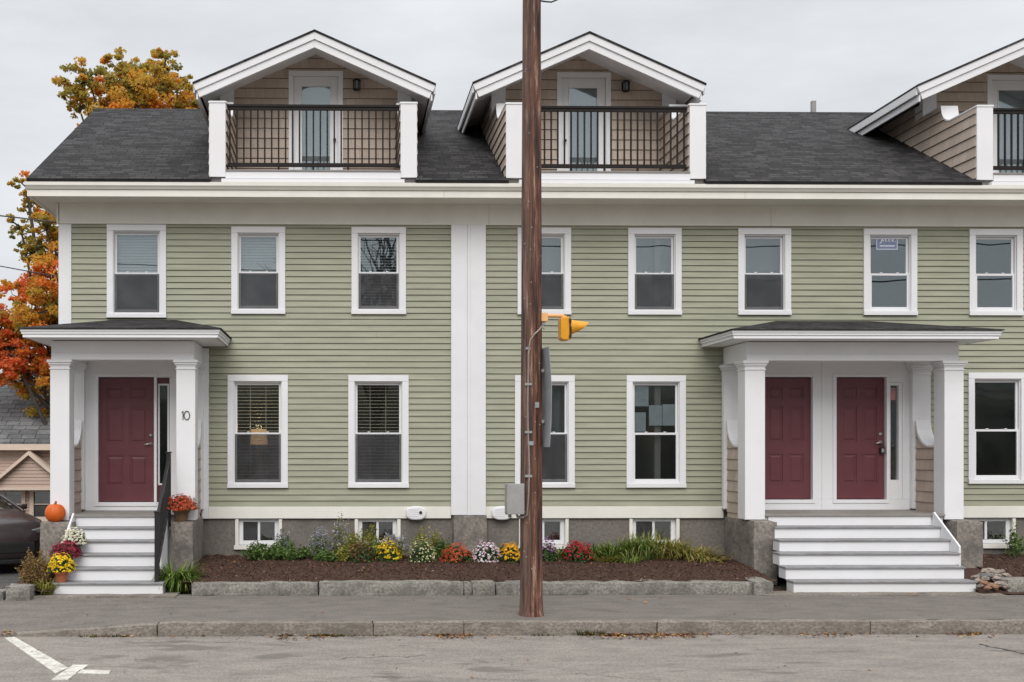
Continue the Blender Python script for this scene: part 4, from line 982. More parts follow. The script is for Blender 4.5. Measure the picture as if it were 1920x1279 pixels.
# ------------------------------------------------------------------ plants
def blades(mb, x, y, z, n, rad, h, spread, w=.011, droop=.5, rg=rnd, tint=(0, 1), segs=4, jx=1.0, jy=1.0):
    for _ in range(n):
        a = rg.uniform(0, 6.283); r0 = rad * math.sqrt(rg.random()); bx, by = x + r0 * math.cos(a) * jx, y + r0 * math.sin(a) * jy
        d = a + rg.uniform(-.9, .9); L = h * rg.uniform(.6, 1.15); out = spread * rg.uniform(.3, 1.2); dr = droop * rg.uniform(.3, 1.3)
        ux, uy = math.cos(d), math.sin(d); px, py = -uy, ux; ww = w * rg.uniform(.7, 1.2)
        vs = []
        for i in range(segs + 1):
            t = i / segs; o = out * t ** 1.4; hh = L * (t - dr * t * t * t * .9)
            k = ww * (1 - t ** 2.2) + .0008
            vs += [(bx + ux * o + px * k, by + uy * o + py * k, z + hh), (bx + ux * o - px * k, by + uy * o - py * k, z + hh)]
        mb.add(vs, [(2 * i, 2 * i + 1, 2 * i + 3, 2 * i + 2) for i in range(segs)], rg.uniform(*tint))
    return mb
def leafquad(mb, p, nrm, s, rg, tint, asp=.55):
    n = Vector(nrm).normalized(); a = n.orthogonal().normalized(); b = n.cross(a); t = rg.uniform(0, 6.283)
    u = a * math.cos(t) + b * math.sin(t); v = n.cross(u); p = Vector(p)
    mb.add([p - u * s, p + v * s * asp - u * s * .1 + n * s * .15, p + u * s, p - v * s * asp - u * s * .1 + n * s * .15], [(0, 1, 2, 3)], tint)
def rdir(rg):
    z = rg.uniform(-1, 1); a = rg.uniform(0, 6.283); r = math.sqrt(1 - z * z); return Vector((r * math.cos(a), r * math.sin(a), z))
GREENS = [(0, (.045, .085, .02)), (.5, (.10, .17, .04)), (1, (.19, .27, .08))]
GRASSM = leafmat('grass_blade', [(0, (.065, .12, .02)), (.5, (.14, .215, .04)), (.8, (.24, .29, .075)), (1, (.38, .34, .13))])
YGRASSM = leafmat('dry_grass_blade', [(0, (.13, .16, .03)), (.4, (.27, .25, .055)), (.8, (.40, .33, .095)), (1, (.46, .36, .17))])
MUMLEAF = leafmat('mum_leaf', [(0, (.024, .048, .015)), (.6, (.06, .11, .032)), (1, (.11, .17, .06))])
HERBM = leafmat('herb_leaf', GREENS)
ASTERM = leafmat('aster_bloom', [(0, (.20, .21, .22)), (.5, (.38, .37, .43)), (1, (.56, .54, .62))])
GOLDM = leafmat('goldenrod_leaf', [(0, (.10, .13, .028)), (.5, (.24, .25, .045)), (1, (.42, .36, .09))])
BROWNM = leafmat('brown_leaf', [(0, (.12, .07, .03)), (.5, (.27, .16, .065)), (.8, (.36, .22, .085)), (1, (.26, .27, .07))])
PETALS = {}
def petal(name, stops):
    if name not in PETALS: PETALS[name] = leafmat('petal_' + name, stops, .55, .2)
    return PETALS[name]
PC = {'yellow': [(0, (.60, .36, .004)), (.5, (.80, .55, .008)), (1, (.88, .68, .04))], 'amber': [(0, (.62, .26, .006)), (.5, (.80, .40, .012)), (1, (.85, .52, .03))],
      'cream': [(0, (.42, .42, .16)), (.5, (.70, .66, .36)), (1, (.82, .80, .60))], 'white': [(0, (.60, .36, .45)), (.45, (.74, .58, .66)), (.7, (.80, .78, .77)), (1, (.85, .84, .82))],
      'orange': [(0, (.28, .03, .012)), (.5, (.48, .075, .025)), (1, (.60, .14, .05))], 'red': [(0, (.22, .008, .014)), (.5, (.40, .014, .026)), (1, (.52, .035, .06))],
      'dull': [(0, (.10, .028, .018)), (.5, (.17, .05, .032)), (1, (.25, .085, .05))], 'purple': [(0, (.25, .07, .25)), (.5, (.40, .16, .38)), (1, (.55, .30, .50))],
      'magenta': [(0, (.13, .008, .02)), (.5, (.24, .014, .034)), (1, (.34, .035, .06))], 'ivory': [(0, (.55, .52, .34)), (.5, (.74, .70, .54)), (1, (.82, .80, .70))]}
POTS = {'terracotta': M('terracotta', (.42, .13, .06), .7, .15, 12, big=.3, bigscale=8), 'brown': M('brown_pot', (.14, .085, .045), .55, .15, 12), 'dark': M('nursery_pot', (.03, .025, .02), .5, .1, 9)}
def mum(label, x, y, z, rx, h, col, nfl=170, seed=1, pot=None, pr=.07, ph=.11, cover=.35, fr=.020, group='potted and bedded chrysanthemums'):
    rg = random.Random(seed); t = thing('chrysanthemum', label, 'flower', (x, y, z), group)
    zb = z + (ph if pot else 0); hh = h - (ph if pot else 0)
    if pot:
        mb = MB(); mb.lathe([(pr * .72, 0), (pr * .95, ph * .8), (pr * 1.08, ph * .8), (pr * 1.1, ph), (pr * .95, ph), (pr * .9, ph * .85)], (x, y, z), 20); mb.build('pot', POTS[pot], t, smooth=False)
    mb = MB(); wob = lambda d: 1 + .24 * noise.noise(d * 2.2 + Vector((seed * 3.7, 0, 0)))
    for _ in range(420):
        d = rdir(rg); d.z = abs(d.z) * 1.0 - .12; k = rg.uniform(.45, .99) ** .6 * wob(d)
        p = Vector((x + d.x * rx * k, y + d.y * rx * k, zb + .02 + max(-.01, d.z) * hh * k)); leafquad(mb, p, d + rdir(rg) * .7, rg.uniform(.016, .03), rg, rg.random())
    for _ in range(16):
        a = rg.uniform(0, 6.283); r = rx * rg.uniform(.2, .8); mb.tube([(x, y, zb - .01), (x + r * .5 * math.cos(a), y + r * .5 * math.sin(a), zb + hh * .35), (x + r * math.cos(a), y + r * math.sin(a), zb + hh * .62)], .004, 4, False, .2)
    mb.build('foliage', MUMLEAF, t, tint=True)
    mb = MB(); i = 0
    while i < nfl:
        d = rdir(rg)
        if d.z < cover - .35 or (d.z < cover and rg.random() > .45): continue
        i += 1; k = rg.uniform(.86, 1.10) * wob(d)
        c = Vector((x + d.x * rx * k, y + d.y * rx * k, zb + .02 + max(0, d.z) * hh * k))
        n_ = (d + rdir(rg) * .45 + Vector((0, -.15, .3))).normalized(); a = n_.orthogonal().normalized(); b_ = n_.cross(a); s_ = fr * rg.uniform(.45, 1.25); np_ = 14; ph_ = rg.uniform(0, 6)
        vs = [c + n_ * s_ * .35]
        for q in range(np_): an = ph_ + 2 * math.pi * q / np_; r_ = s_ * (1 if q % 2 == 0 else .62); vs.append(c + (a * math.cos(an) + b_ * math.sin(an)) * r_ + n_ * s_ * (.05 if q % 2 == 0 else .18))
        tv = rg.random(); mb.add(vs, [(0, 1 + q, 1 + (q + 1) % np_) for q in range(np_)], tv)
        vs = [c + n_ * s_ * .55]
        for q in range(7): an = ph_ + 2 * math.pi * q / 7; vs.append(c + (a * math.cos(an) + b_ * math.sin(an)) * s_ * .5 + n_ * s_ * .28)
        mb.add(vs, [(0, 1 + q, 1 + (q + 1) % 7) for q in range(7)], max(0, tv - .25))
    mb.build('blossoms', petal(col, PC[col]), t, tint=True)
    return t
MG = 'chrysanthemums in the mulch bed'
bedm = [(677, 1062, 1021, 46, 'dull', 'dull brick red chrysanthemum bush, first in the flower row', 120), (728, 1056, 1022, 42, 'yellow', 'bright yellow chrysanthemum in the mulch bed between the dull red and the cream ones', 120),
        (791, 1058, 1019, 50, 'cream', 'round green chrysanthemum with small pale yellow buds in the mulch bed', 130), (857, 1058, 1027, 57, 'orange', 'low wide orange-red chrysanthemum in the mulch bed', 190),
        (912, 1058, 1023, 48, 'white', 'pink and white chrysanthemum in the mulch bed', 190), (957, 1056, 1026, 40, 'amber', 'amber chrysanthemum beside the foot of the utility pole', 130),
        (1028, 1054, 1016, 32, 'purple', 'small purple chrysanthemum just right of the utility pole', 60), (1082, 1053, 1022, 55, 'red', 'wide crimson chrysanthemum, last in the flower row', 170)]
for i, (px, yb_, yt_, w_, col, lb, nf) in enumerate(bedm):
    Y = -.72; x, _ = P(px, yb_, Y); zb_ = zbed(x, Y) - .01; h_ = P(px, yt_, Y)[1] - zb_
    mum(lb, x, Y, zb_, w_ / 2 / 107, h_ * 1.10, col, int(nf * 1.7), 20 + i, cover=[.3, .45, .1, .3, .05, .45, .5, .45][i], fr=[.016, .022, .016, .022, .022, .023, .019, .023][i], group=MG)
# on the steps and the pier
PGR = 'potted chrysanthemums on the entry steps'
def onstep(px, k, back=.13): return PX(px, YC - RUN * k + back - .15), YC - RUN * k + back - .15, ZLAND - RISE * k
x, y, z = PX(140, -1.86), -1.86, ZLAND - RISE * 3
mum('ivory white chrysanthemum, topmost of the three pots climbing the steps', x, y, z, .17, PZ(993, y) - z, 'ivory', 330, 51, 'dark', .09, .14, .1, .022, PGR)
x, y, z = PX(124, -2.12), -2.12, ZLAND - RISE * 4
mum('dark magenta chrysanthemum, middle one of the three pots climbing the steps', x, y, z, .20, PZ(1016, y) - z, 'magenta', 460, 52, 'dark', .09, .15, .1, .024, PGR)
x, y, z = PX(115, -2.39), -2.39, ZLAND - RISE * 5
mum('bright yellow chrysanthemum in an orange pot on the bottom step', x, y, z, .195, PZ(1040, y) - z, 'yellow', 340, 53, 'terracotta', .095, .15, .2, .022, PGR)
x, y, z = PX(340, -1.27), -1.27, .98
mum('rust red chrysanthemum in a brown pot on the granite pier beside the house number', x, y, z, .235, PZ(931, y) - z, 'orange', 480, 54, 'brown', .125, .17, -.05, .024, PGR)
# pumpkin
ORM = M('pumpkin_skin', (.58, .108, .008), .5, .15, 6, big=.35, bigscale=5, bigcol=(.46, .07, .006))
x, y = PX(103.5, -1.27), -1.27; zt_ = .975; r = .157
pk = thing('pumpkin', 'round orange pumpkin on the granite pier at the left column', 'pumpkin', (x, y, zt_))
mb = MB(); n, m = 60, 18; vs = []
for j in range(m + 1):
    u = math.pi * j / m
    for k in range(n):
        a = 2 * math.pi * k / n; q = 1 - .035 * (1 - abs(math.sin(a * 5))) * math.sin(u); hh = math.cos(u) * (1 - .22 * math.exp(-(u / .35) ** 2) - .15 * math.exp(-((math.pi - u) / .5) ** 2))
        vs.append((x + r * q * math.sin(u) * math.cos(a), y + r * q * math.sin(u) * math.sin(a), zt_ + r * .84 + r * 1.0 * hh))
mb.add(vs, [(j * n + k, (j + 1) * n + k, (j + 1) * n + (k + 1) % n, j * n + (k + 1) % n) for j in range(m) for k in range(n)]).build('shell', ORM, pk, smooth=True)
MB().tube([(x, y, zt_ + r * 1.56), (x + .004, y, zt_ + r * 1.78), (x + .016, y - .01, zt_ + r * 1.98)], [.03, .018, .016], 8).build('stem', POTS['brown'], pk, smooth=True)
# grass clumps and herbs in the bed
GG = 'grass clumps in the mulch bed'
def clump(label, px, Y, n, rad, h, spread, mat, seed, z=None, w=.012, droop=.5, jx=1.5, cat='grass clump', group=GG, tint=(0, 1), name='grass_clump', dx=0):
    x = PX(px, Y); z = zbed(x, Y) - .02 if z is None else z; rg = random.Random(seed)
    o = blades(MB(), x, Y, z, n, rad, h, spread, w, droop, rg, tint, 5, jx, .7).build(name, mat, None, (x, Y, z), tint=True)
    return tag(o, label, cat, group)
cl = [(848, .17, 'short green grass clump behind the orange-red chrysanthemum', 0, 150, .12), (895, .17, 'short green grass clump against the stone pilaster base behind the pink and white chrysanthemum', 0, 120, .12), (948, .26, 'green grass clump behind the amber chrysanthemum', 0, 170, .14), (1045, .22, 'green grass clump behind the purple chrysanthemum', 0, 150, .14),
      (1108, .28, 'deep green grass clump behind the crimson chrysanthemum', 0, 260, .22), (1158, .31, 'tall green grass clump below the fourth basement window', 0, 300, .24), (1205, .45, 'fresh green arching grass clump under the fourth basement window', .1, 300, .25), (1250, .37, 'yellowing grass clump between the green and the straw-coloured clumps', 1, 320, .28), (1296, .24, 'straw-coloured low arching grass clump nearest the wide steps', 2, 300, .30)]
for i, (px, h_, lb, mt, n_, sp_) in enumerate(cl):
    clump(lb, px, -.42 if px < 1100 else -.5, n_, .17, h_ * 1.35, sp_ * 1.35, [GRASSM, YGRASSM, YGRASSM][int(mt)], 70 + i, droop=.75 if mt < 2 else .95)
clump('low yellow-green grass clump beside the crimson chrysanthemum', 1135, -.75, 150, .15, .16, .14, YGRASSM, 90, tint=(0, .5))
clump('lush dark green strap-leaved clump at the foot of the handrail and the granite pier', 333, -2.1, 420, .13, .60, .36, GRASSM, 91, z=.0, w=.017, droop=.9, jx=1.1, group=None, tint=(0, .8))
clump('sparse tall seed-headed grass stalks standing over the yellowing clump', 1226, -.45, 40, .20, .62, .30, YGRASSM, 93, w=.007, droop=.45)
clump('small loose tuft of bright grass in front of the fresh green clump', 1180, -.85, 70, .10, .20, .16, GRASSM, 94, w=.010, droop=.9, tint=(.4, .9))
clump('thin straw-coloured tuft sprawling toward the wide steps', 1325, -.75, 110, .16, .20, .30, YGRASSM, 95, w=.009, droop=1.0, tint=(.5, 1))
def herb(label, px, Y, rx, ry, h, n, mat, seed, z=None, ls=.03, name='leafy_plant', cat='plant', spike=0, smat=None, group='leafy plants in the mulch bed'):
    x = PX(px, Y); z = zbed(x, Y) - .01 if z is None else z; rg = random.Random(seed); n = int(n * 2.6); h *= 1.18; ls *= 1.08; rx *= 1.12
    t = thing(name, label, cat, (x, Y, z), group); mb = MB(); st = MB(); sp = MB(); ns = max(8, n // 30)
    for s_ in range(ns):
        a = rg.uniform(0, 6.283); r = math.sqrt(rg.random()); tx, ty = x + rx * r * math.cos(a), Y + ry * r * math.sin(a); hh = h * (1 - .55 * r * r) * rg.uniform(.7, 1.15)
        bx, by = x + (tx - x) * .45, Y + (ty - Y) * .45
        st.tube([(bx, by, z), ((bx * .5 + tx * .5), (by + ty) / 2, z + hh * .6), (tx, ty, z + hh)], [.005, .004, .002], 4, False, .3)
        for q in range(n // ns):
            u = rg.uniform(.15, 1.02); c = Vector((bx + (tx - bx) * u, by + (ty - by) * u, z + hh * u)) + rdir(rg) * ls * 1.3
            leafquad(mb, c, Vector((0, -.2, .8)) + rdir(rg) * .9, ls * rg.uniform(.6, 1.2), rg, rg.random(), .42)
        if spike:
            for q in range(30):
                u = rg.uniform(.55, 1.15); c = Vector((bx + (tx - bx) * u, by + (ty - by) * u, z + hh * u)) + rdir(rg) * .025
                leafquad(sp, c, rdir(rg), rg.uniform(.010, .019), rg, rg.random(), .7)
    mb.build('foliage', mat, t, tint=True); st.build('stems', mat, t, tint=True)
    if spike: sp.build('flower_sprays', smat, t, tint=True)
    return t
herb('low dark green leafy perennial at the left end of the planting', 500, -.5, .36, .22, .24, 520, HERBM, 101, ls=.035)
herb('bright green herb between the first basement window and the grey asters', 552, -.55, .26, .2, .22, 380, HERBM, 102, ls=.03)
herb('tall thin herb with bluish tips at the right edge of the first basement window', 530, -.3, .13, .12, .42, 160, HERBM, 103, ls=.025, spike=1, smat=ASTERM)
herb('silvery grey aster with fading blue flower sprays, the lower one in front of bare foundation', 598, -.4, .24, .2, .40, 260, HERBM, 104, ls=.022, spike=1, smat=ASTERM, name='aster')
herb('silvery aster with fading flower sprays, the taller one left of the second basement window', 640, -.35, .2, .18, .55, 260, GOLDM, 105, ls=.022, spike=1, smat=ASTERM, name='aster')
herb('loose yellow-green goldenrod between the grey asters and the dull red bush', 662, -.45, .22, .18, .36, 330, GOLDM, 114, ls=.026, name='goldenrod')
herb('bushy mid-green plant behind the orange-red chrysanthemum', 835, -.35, .24, .16, .24, 300, HERBM, 115, ls=.03)
herb('dark green leafy plant behind the dull red and the yellow chrysanthemums', 708, -.45, .2, .15, .26, 260, HERBM, 116, ls=.03)
herb('low spreading green plant in front of the grey asters', 612, -.68, .22, .16, .13, 280, HERBM, 106, ls=.032)
herb('yellow-green feathery goldenrod below the second basement window', 690, -.35, .24, .2, .46, 420, GOLDM, 107, ls=.026, name='goldenrod')
herb('small yellow-green plant left of the dull red bush', 640, -.72, .15, .13, .18, 200, GOLDM, 108, ls=.024, name='goldenrod')
herb('yellow-green feathery goldenrod behind the yellow chrysanthemum', 742, -.35, .2, .18, .40, 330, GOLDM, 109, ls=.026, spike=1, smat=ASTERM, name='goldenrod')
herb('airy goldenrod under the oval wall vent, behind the cream chrysanthemum', 800, -.3, .26, .18, .44, 420, GOLDM, 110, ls=.024, name='goldenrod')
herb('rust-brown fading shrub between the driveway stone and the orange pot', 72, -2.3, .30, .24, .50, 1000, BROWNM, 111, z=0.05, ls=.022, group=None, name='shrub', cat='shrub')
clump('yellow-green strap leaves drooping in front of the rust-brown shrub', 88, -2.55, 70, .10, .32, .20, YGRASSM, 112, z=.03, w=.012, droop=.8, jx=1.0, group=None, tint=(0, .6))
herb('slender twiggy green plant at the basement window right of the wide steps', 1903, -.35, .22, .15, .42, 120, HERBM, 113, ls=.035)
# small litter: fallen leaves along the kerb, bark chips
LITTER = leafmat('fallen_leaf', [(0, (.08, .036, .018)), (.45, (.17, .075, .028)), (.8, (.32, .16, .05)), (1, (.44, .32, .11))], trans=0)
mb = MB(); rg = random.Random(5)
def litter(px0, px1, n, y0=-5.18, y1=-5.5, s=.026, z=ZROAD):
    for _ in range(n):
        px = rg.uniform(px0, px1) if px1 - px0 > 320 else rg.triangular(px0, px1); y = y0 + (y1 - y0) * rg.random() ** 2.4
        leafquad(mb, (PX(px, y), y, z + .008 + rg.random() * .016), Vector((0, 0, 1)) + rdir(rg) * .5, s * rg.uniform(.5, 1.25), rg, rg.random() ** 1.3, .6)
litter(505, 560, 45); litter(560, 650, 50); litter(800, 900, 110); litter(1095, 1340, 330); litter(1120, 1180, 60, s=.03); litter(1430, 1640, 40); litter(1780, 1860, 30); litter(150, 1900, 160)
litter(0, 30, 20, -4.96, -5.25, .03, -.13)
for px, Y, z in ((876, -2.95, .0), (1175, -3.0, .0), (1180, -3.1, 0), (1238, -3.0, .0), (1210, -3.5, 0), (1465, -3.4, .0), (952, -3.0, 0), (1820, -3.1, 0), (1845, -3.1, 0), (1706, -2.85, .02), (1716, -2.84, .02), (1730, -2.86, .02)): leafquad(mb, (PX(px, Y), Y, z + .02), (rg.uniform(-.3, .3), rg.uniform(-.3, .3), 1), rg.uniform(.03, .05), rg, rg.random(), .5)
for _ in range(90):
    x = rg.uniform(-2.2, 6.1); y = rg.uniform(-2.3, -.6); leafquad(mb, (x, y, zbed(x, y) + .014), Vector((0, 0, 1)) + rdir(rg) * .5, rg.uniform(.016, .03), rg, rg.random(), .6)
for _ in range(160):
    x = rg.uniform(-6, 11.5); y = rg.uniform(-9, -2.7); z = ZROAD if y < -5.2 else zside(x, y) if y > -4.95 else .02
    leafquad(mb, (x, y, z + .012), Vector((0, 0, 1)) + rdir(rg) * .4, rg.uniform(.010, .026), rg, rg.random() * .7, .6)
mb.build('fallen_leaves', LITTER, kind='stuff', tint=True)
CHIPM = leafmat('bark_chip', [(0, (.025, .013, .009)), (.6, (.095, .042, .025)), (.95, (.185, .098, .060)), (1, (.32, .23, .17))], .9, 0)
mb = MB()
for (xa, xb, ya, yb, n) in ((-2.3, 6.25, -2.38, -.05, 10000), (9.85, 12, -2.3, -.1, 1600)):
    for _ in range(n):
        x = rg.uniform(xa, xb); y = rg.uniform(ya, yb); leafquad(mb, (x, y, zbed(x, y) + .006), Vector((0, 0, 1)) + rdir(rg) * .8, rg.uniform(.010, .030), rg, rg.random(), .32)
mb.build('mulch_chips', CHIPM, kind='stuff', tint=True)
WEEDM = leafmat('kerb_weed', [(0, (.05, .05, .015)), (.6, (.11, .10, .03)), (1, (.16, .15, .05))])
mb = MB()
for px, n, h_ in ((1108, 70, .10), (1116, 40, .06), (590, 30, .04), (620, 50, .05), (640, 30, .035), (1020, 25, .04), (700, 20, .03), (170, 30, .05), (215, 30, .05), (1823, 40, .05)):
    blades(mb, PX(px, -5.2), -5.19, ZROAD, n, .10, h_, .05, .006, .4, rg, (0, 1), 3, 1.6, .25)
mb.build('kerb_weeds', WEEDM, kind='stuff', tint=True)
# ------------------------------------------------------------------ maples
BARKM = M('maple_bark', (.06, .05, .042), .9, .3, 12, (1, 1, .3), bmp=.5, bscale=20)
def maple(label, base, trunk_h, blobs, seed, stops, nleaf, ls):
    rg = random.Random(seed); t = thing('maple_tree', label, 'tree', base, 'autumn maples behind the house')
    bx, by, bz = base; tr = MB(); mb = MB()
    top = Vector((bx + .2, by, bz + trunk_h)); tr.tube([(bx, by, bz - .3), (bx, by, bz + .5), (bx + .1, by, bz + trunk_h * .6), top], [.30, .24, .19, .15], 10, False)
    tw = sum(r ** 2 for _, r, _ in blobs)
    for (c, r, tb) in blobs:
        c = Vector(c); mid = top.lerp(c, .5) + Vector((rg.uniform(-.3, .3), rg.uniform(-.3, .3), .25)); tr.tube([top - Vector((0, 0, rg.uniform(0, trunk_h * .4))), mid, c], [.08, .05, .025], 6, False)
        n = int(nleaf * r * r / tw); ncl = max(14, int(r * r * 42))
        for _ in range(ncl):
            d = rdir(rg); k = rg.random() ** .5 * 1.22; cc = c + Vector((d.x, d.y, d.z * .8)) * r * k
            if rg.random() < .5: tr.tube([c, c.lerp(cc, .6) + rdir(rg) * .1, cc], [.02, .012, .006], 4, False)
            cr = r * rg.uniform(.18, .42); ct = min(1, max(0, tb + rg.gauss(0, .17)))
            for _ in range(n // ncl):
                e = rdir(rg); p = cc + Vector((e.x, e.y, e.z * .6)) * cr * rg.random() ** .5
                leafquad(mb, p, Vector((0, -.3, .6)) + rdir(rg), ls * rg.uniform(.6, 1.25), rg, min(1, max(0, ct + rg.gauss(0, .07))), .75)
    tr.build('trunk', BARKM, t, smooth=True); mb.build('crown', leafmat('maple_leaf', stops, .6, .55), t, tint=True)
    return t
STOPS = [(0, (.24, .24, .06)), (.3, (.46, .36, .075)), (.5, (.66, .40, .06)), (.72, (.80, .30, .045)), (1, (.85, .24, .10))]
YA = 14.0
def bl(px, py, r, t, Y):
    r *= .9 if Y > 12 else .97
    x, z = P(px, py, Y + rnd.uniform(-.6, .6)); return ((x, Y + rnd.uniform(-.7, .7), z), r, t)
maple('olive and orange maple whose crown rises over the roof beside the leftmost dormer', (PX(262, YA), YA, -1.8), 7,
      [bl(165, 182, .75, .28, YA), bl(175, 160, .65, .3, YA), bl(205, 150, .6, .3, YA), bl(235, 140, .7, .28, YA), bl(255, 150, .8, .30, YA), bl(275, 135, .75, .28, YA), bl(303, 122, .62, .34, YA), bl(313, 110, .40, .34, YA), bl(230, 128, .5, .3, YA), bl(225, 185, .8, .6, YA), bl(190, 195, .55, .65, YA), bl(330, 155, .55, .72, YA), bl(300, 180, .8, .33, YA), bl(270, 200, 1.0, .6, YA), bl(350, 185, .6, .6, YA), bl(355, 178, .4, .3, YA), bl(300, 230, 1.3, .4, YA), bl(220, 235, 1.1, .5, YA), bl(150, 205, .35, .3, YA), bl(370, 200, .6, .4, YA), bl(250, 270, 1.3, .5, YA)], 3, STOPS, 32000, .052)
YB = 10.5
maple('orange and red maple at the driveway, its crown over the garage', (PX(128, YB), YB, -1.6), 4.2,
      [bl(60, 360, .42, .35, YB), bl(48, 378, .3, .28, YB), bl(75, 392, .4, .42, YB), bl(95, 400, .35, .75, YB), bl(45, 430, .36, .1, YB), bl(62, 455, .42, .18, YB), bl(45, 468, .35, .1, YB), bl(75, 480, .4, .14, YB), bl(90, 470, .45, .75, YB), bl(100, 440, .5, .3, YB),
       bl(85, 520, .6, .85, YB), bl(60, 545, .65, .8, YB), bl(95, 560, .8, .75, YB), bl(40, 560, .45, .55, YB), bl(35, 585, .6, .6, YB), bl(75, 590, .7, .4, YB), bl(15, 610, .7, .6, YB), bl(55, 630, .7, .45, YB), bl(5, 640, .65, .5, YB), bl(95, 620, .7, .3, YB), bl(25, 665, .7, .9, YB), bl(10, 650, .7, .88, YB), bl(60, 680, .75, .78, YB), bl(85, 705, .75, .6, YB), bl(45, 715, .6, .62, YB), bl(80, 745, .65, .58, YB), bl(100, 770, .6, .55, YB), bl(-35, 640, .9, .6, YB), bl(-60, 590, .8, .5, YB), bl(-20, 690, .6, .8, YB),
       bl(140, 420, 1.1, .35, YB), bl(150, 520, 1.2, .7, YB), bl(150, 620, 1.2, .55, YB), bl(130, 720, .9, .6, YB), bl(118, 790, .5, .5, YB)], 4, STOPS, 58000, .046)
# bare-branched tree across the street that the upper windows reflect
rg = random.Random(11); tx, ty = 1.55, -32; br = MB()
def branch(p, d, L, r, k):
    q = p + d * L; br.tube([p, p + d * L * .5 + rdir(rg) * L * .05, q], [r, r * .8, r * .6], 5, False)
    if k:
        for _ in range(3 if k > 2 else 2):
            nd = (d + rdir(rg) * .62 + Vector((0, 0, .12))).normalized(); branch(p + d * L * rg.uniform(.6, 1), nd, L * rg.uniform(.6, .82), r * .58, k - 1)
t = thing('bare_tree', 'leafless tree across the street that the third upper window reflects', 'tree', (tx, ty, -.2))
branch(Vector((tx, ty, -.3)), Vector((0, 0, 1)), 5.2, .42, 6)
br.build('branches', BARKM, t)
t2 = t.copy(); COL.objects.link(t2); t2.scale = (.56, .56, .56); t2.location = (26.6, -30, -.2); t2.rotation_euler = (0, 0, 1.3); t2['label'] = 'leafless tree across the street that the last upper window reflects'
for ch in t.children: q = ch.copy(); COL.objects.link(q); q.parent = t2
t['group'] = t2['group'] = 'leafless trees across the street'
# ------------------------------------------------------------------ garage behind the driveway
GY = 9.9; BEIGE = M('beige_siding', (.52, .385, .315), .6, .06, 2, big=.15, bigscale=.8); BTRIM = M('beige_trim', (.68, .55, .45), .55, .05, 4)
gz = -1.62; gx0, gx1 = PX(-330, GY), PX(330, GY)
ga = thing('garage', 'beige clapboard garage with a grey shingle roof and a small front gable, behind the car', 'garage', ((gx0 + gx1) / 2, GY + 3, gz))
zev = PZ(835, GY - .3, 40); wz0, wz1 = PZ(969, GY, 60), PZ(922, GY, 60)
gwx = [(PX(-22, GY), PX(41, GY)), (PX(64, GY), PX(126, GY))]
mb = MB()
for r_ in rects_minus(gx0, gx1, gz, zev, [(a, b, wz0, wz1) for a, b in gwx]): mb.clap([(r_[0], r_[2]), (r_[1], r_[2]), (r_[1], r_[3]), (r_[0], r_[3])], (0, GY, 0), (1, 0, 0), (0, 0, 1), (0, -1, 0), .085, 0, .014)
for xs_, s_ in ((gx0, -1), (gx1, 1)): mb.clap([(GY, gz), (GY + 6, gz), (GY + 6, zev), (GY + 3, zev + 2.6), (GY, zev)], (xs_, 0, 0), (0, 1, 0), (0, 0, 1), (s_, 0, 0), .115, 0, .018)
mb.build('siding', BEIGE, ga)
mb = MB(); gs = .86; zr_ = PZ(716, GY + 2.7, 30); yr_ = GY + 2.7
mb.prism([(GY - .35, zev), (yr_, zr_), (GY + 6.2, zev), (GY + 6.2, zev + .08), (yr_, zr_ + .08), (GY - .35, zev + .08)], 'x', gx0 - .3, gx1 + .3)
mb.build('roof', GROOF, ga)
MB().box(gx0 - .3, gx1 + .3, GY - .37, GY - .30, zev - .12, zev + .03).build('eave_board', BTRIM, ga)
gc, ghw = PX(54, GY - .5), 1.02 ; zga, zgb = PZ(846, GY - .5, 54), PZ(885, GY - .5, 54)
sl_ = (zga - zgb) / (PX(100, GY - .5) - gc) if True else 0
ghw = 1.35
mb = MB(); mb.clap([(gc - ghw + .1, wz1 + .1), (gc + ghw - .1, wz1 + .1), (gc + ghw - .1, zga - sl_ * ghw + .02), (gc, zga - .08), (gc - ghw + .1, zga - sl_ * ghw + .02)], (0, GY - .4, 0), (1, 0, 0), (0, 0, 1), (0, -1, 0), .085, 0, .012)
mb.build('front_gable', BEIGE, ga)
mb = MB()
for s_ in (-1, 1): mb.prism([(gc, zga), (gc + s_ * ghw, zga - sl_ * ghw), (gc + s_ * ghw, zga - sl_ * ghw - .085), (gc, zga - .095)], 'y', GY - .56, GY + 1.2)
mb.build('gable_trim', BTRIM, ga)
mb = MB(); mb.box(gx0, gx1, GY - .43, GY - .401, wz1 + .09, wz1 + .12); mb.box(gx0, gx1, GY - .43, GY - .02, wz1 + .055, wz1 + .089)
mb.build('band_board', BTRIM, ga)
for a, b in gwx:
    mb = MB(); ring(mb, a - .10, b + .10, wz0 - .12, wz1 + .05, GY - .06, GY + .02, .10, .10, .05, .12)
    w = mb.build('window', BTRIM, ga, bevel=.004); mb = MB(); xm_ = (a + b) / 2; zm_ = (wz0 + wz1) / 2
    mb.box(xm_ - .014, xm_ + .014, GY - .012, GY + .01, wz0, wz1); mb.box(a, b, GY - .0105, GY + .009, zm_ - .014, zm_ + .014); mb.build('muntins', BTRIM, w)
    MB().box(a, b, GY + .011, GY + .016, wz0, wz1).build('pane', GLASSM, w)
    MB().box(a - .1, b + .1, GY + .3, GY + .32, wz0 - .2, wz1 + .2).build('dark_interior', BULB, w)
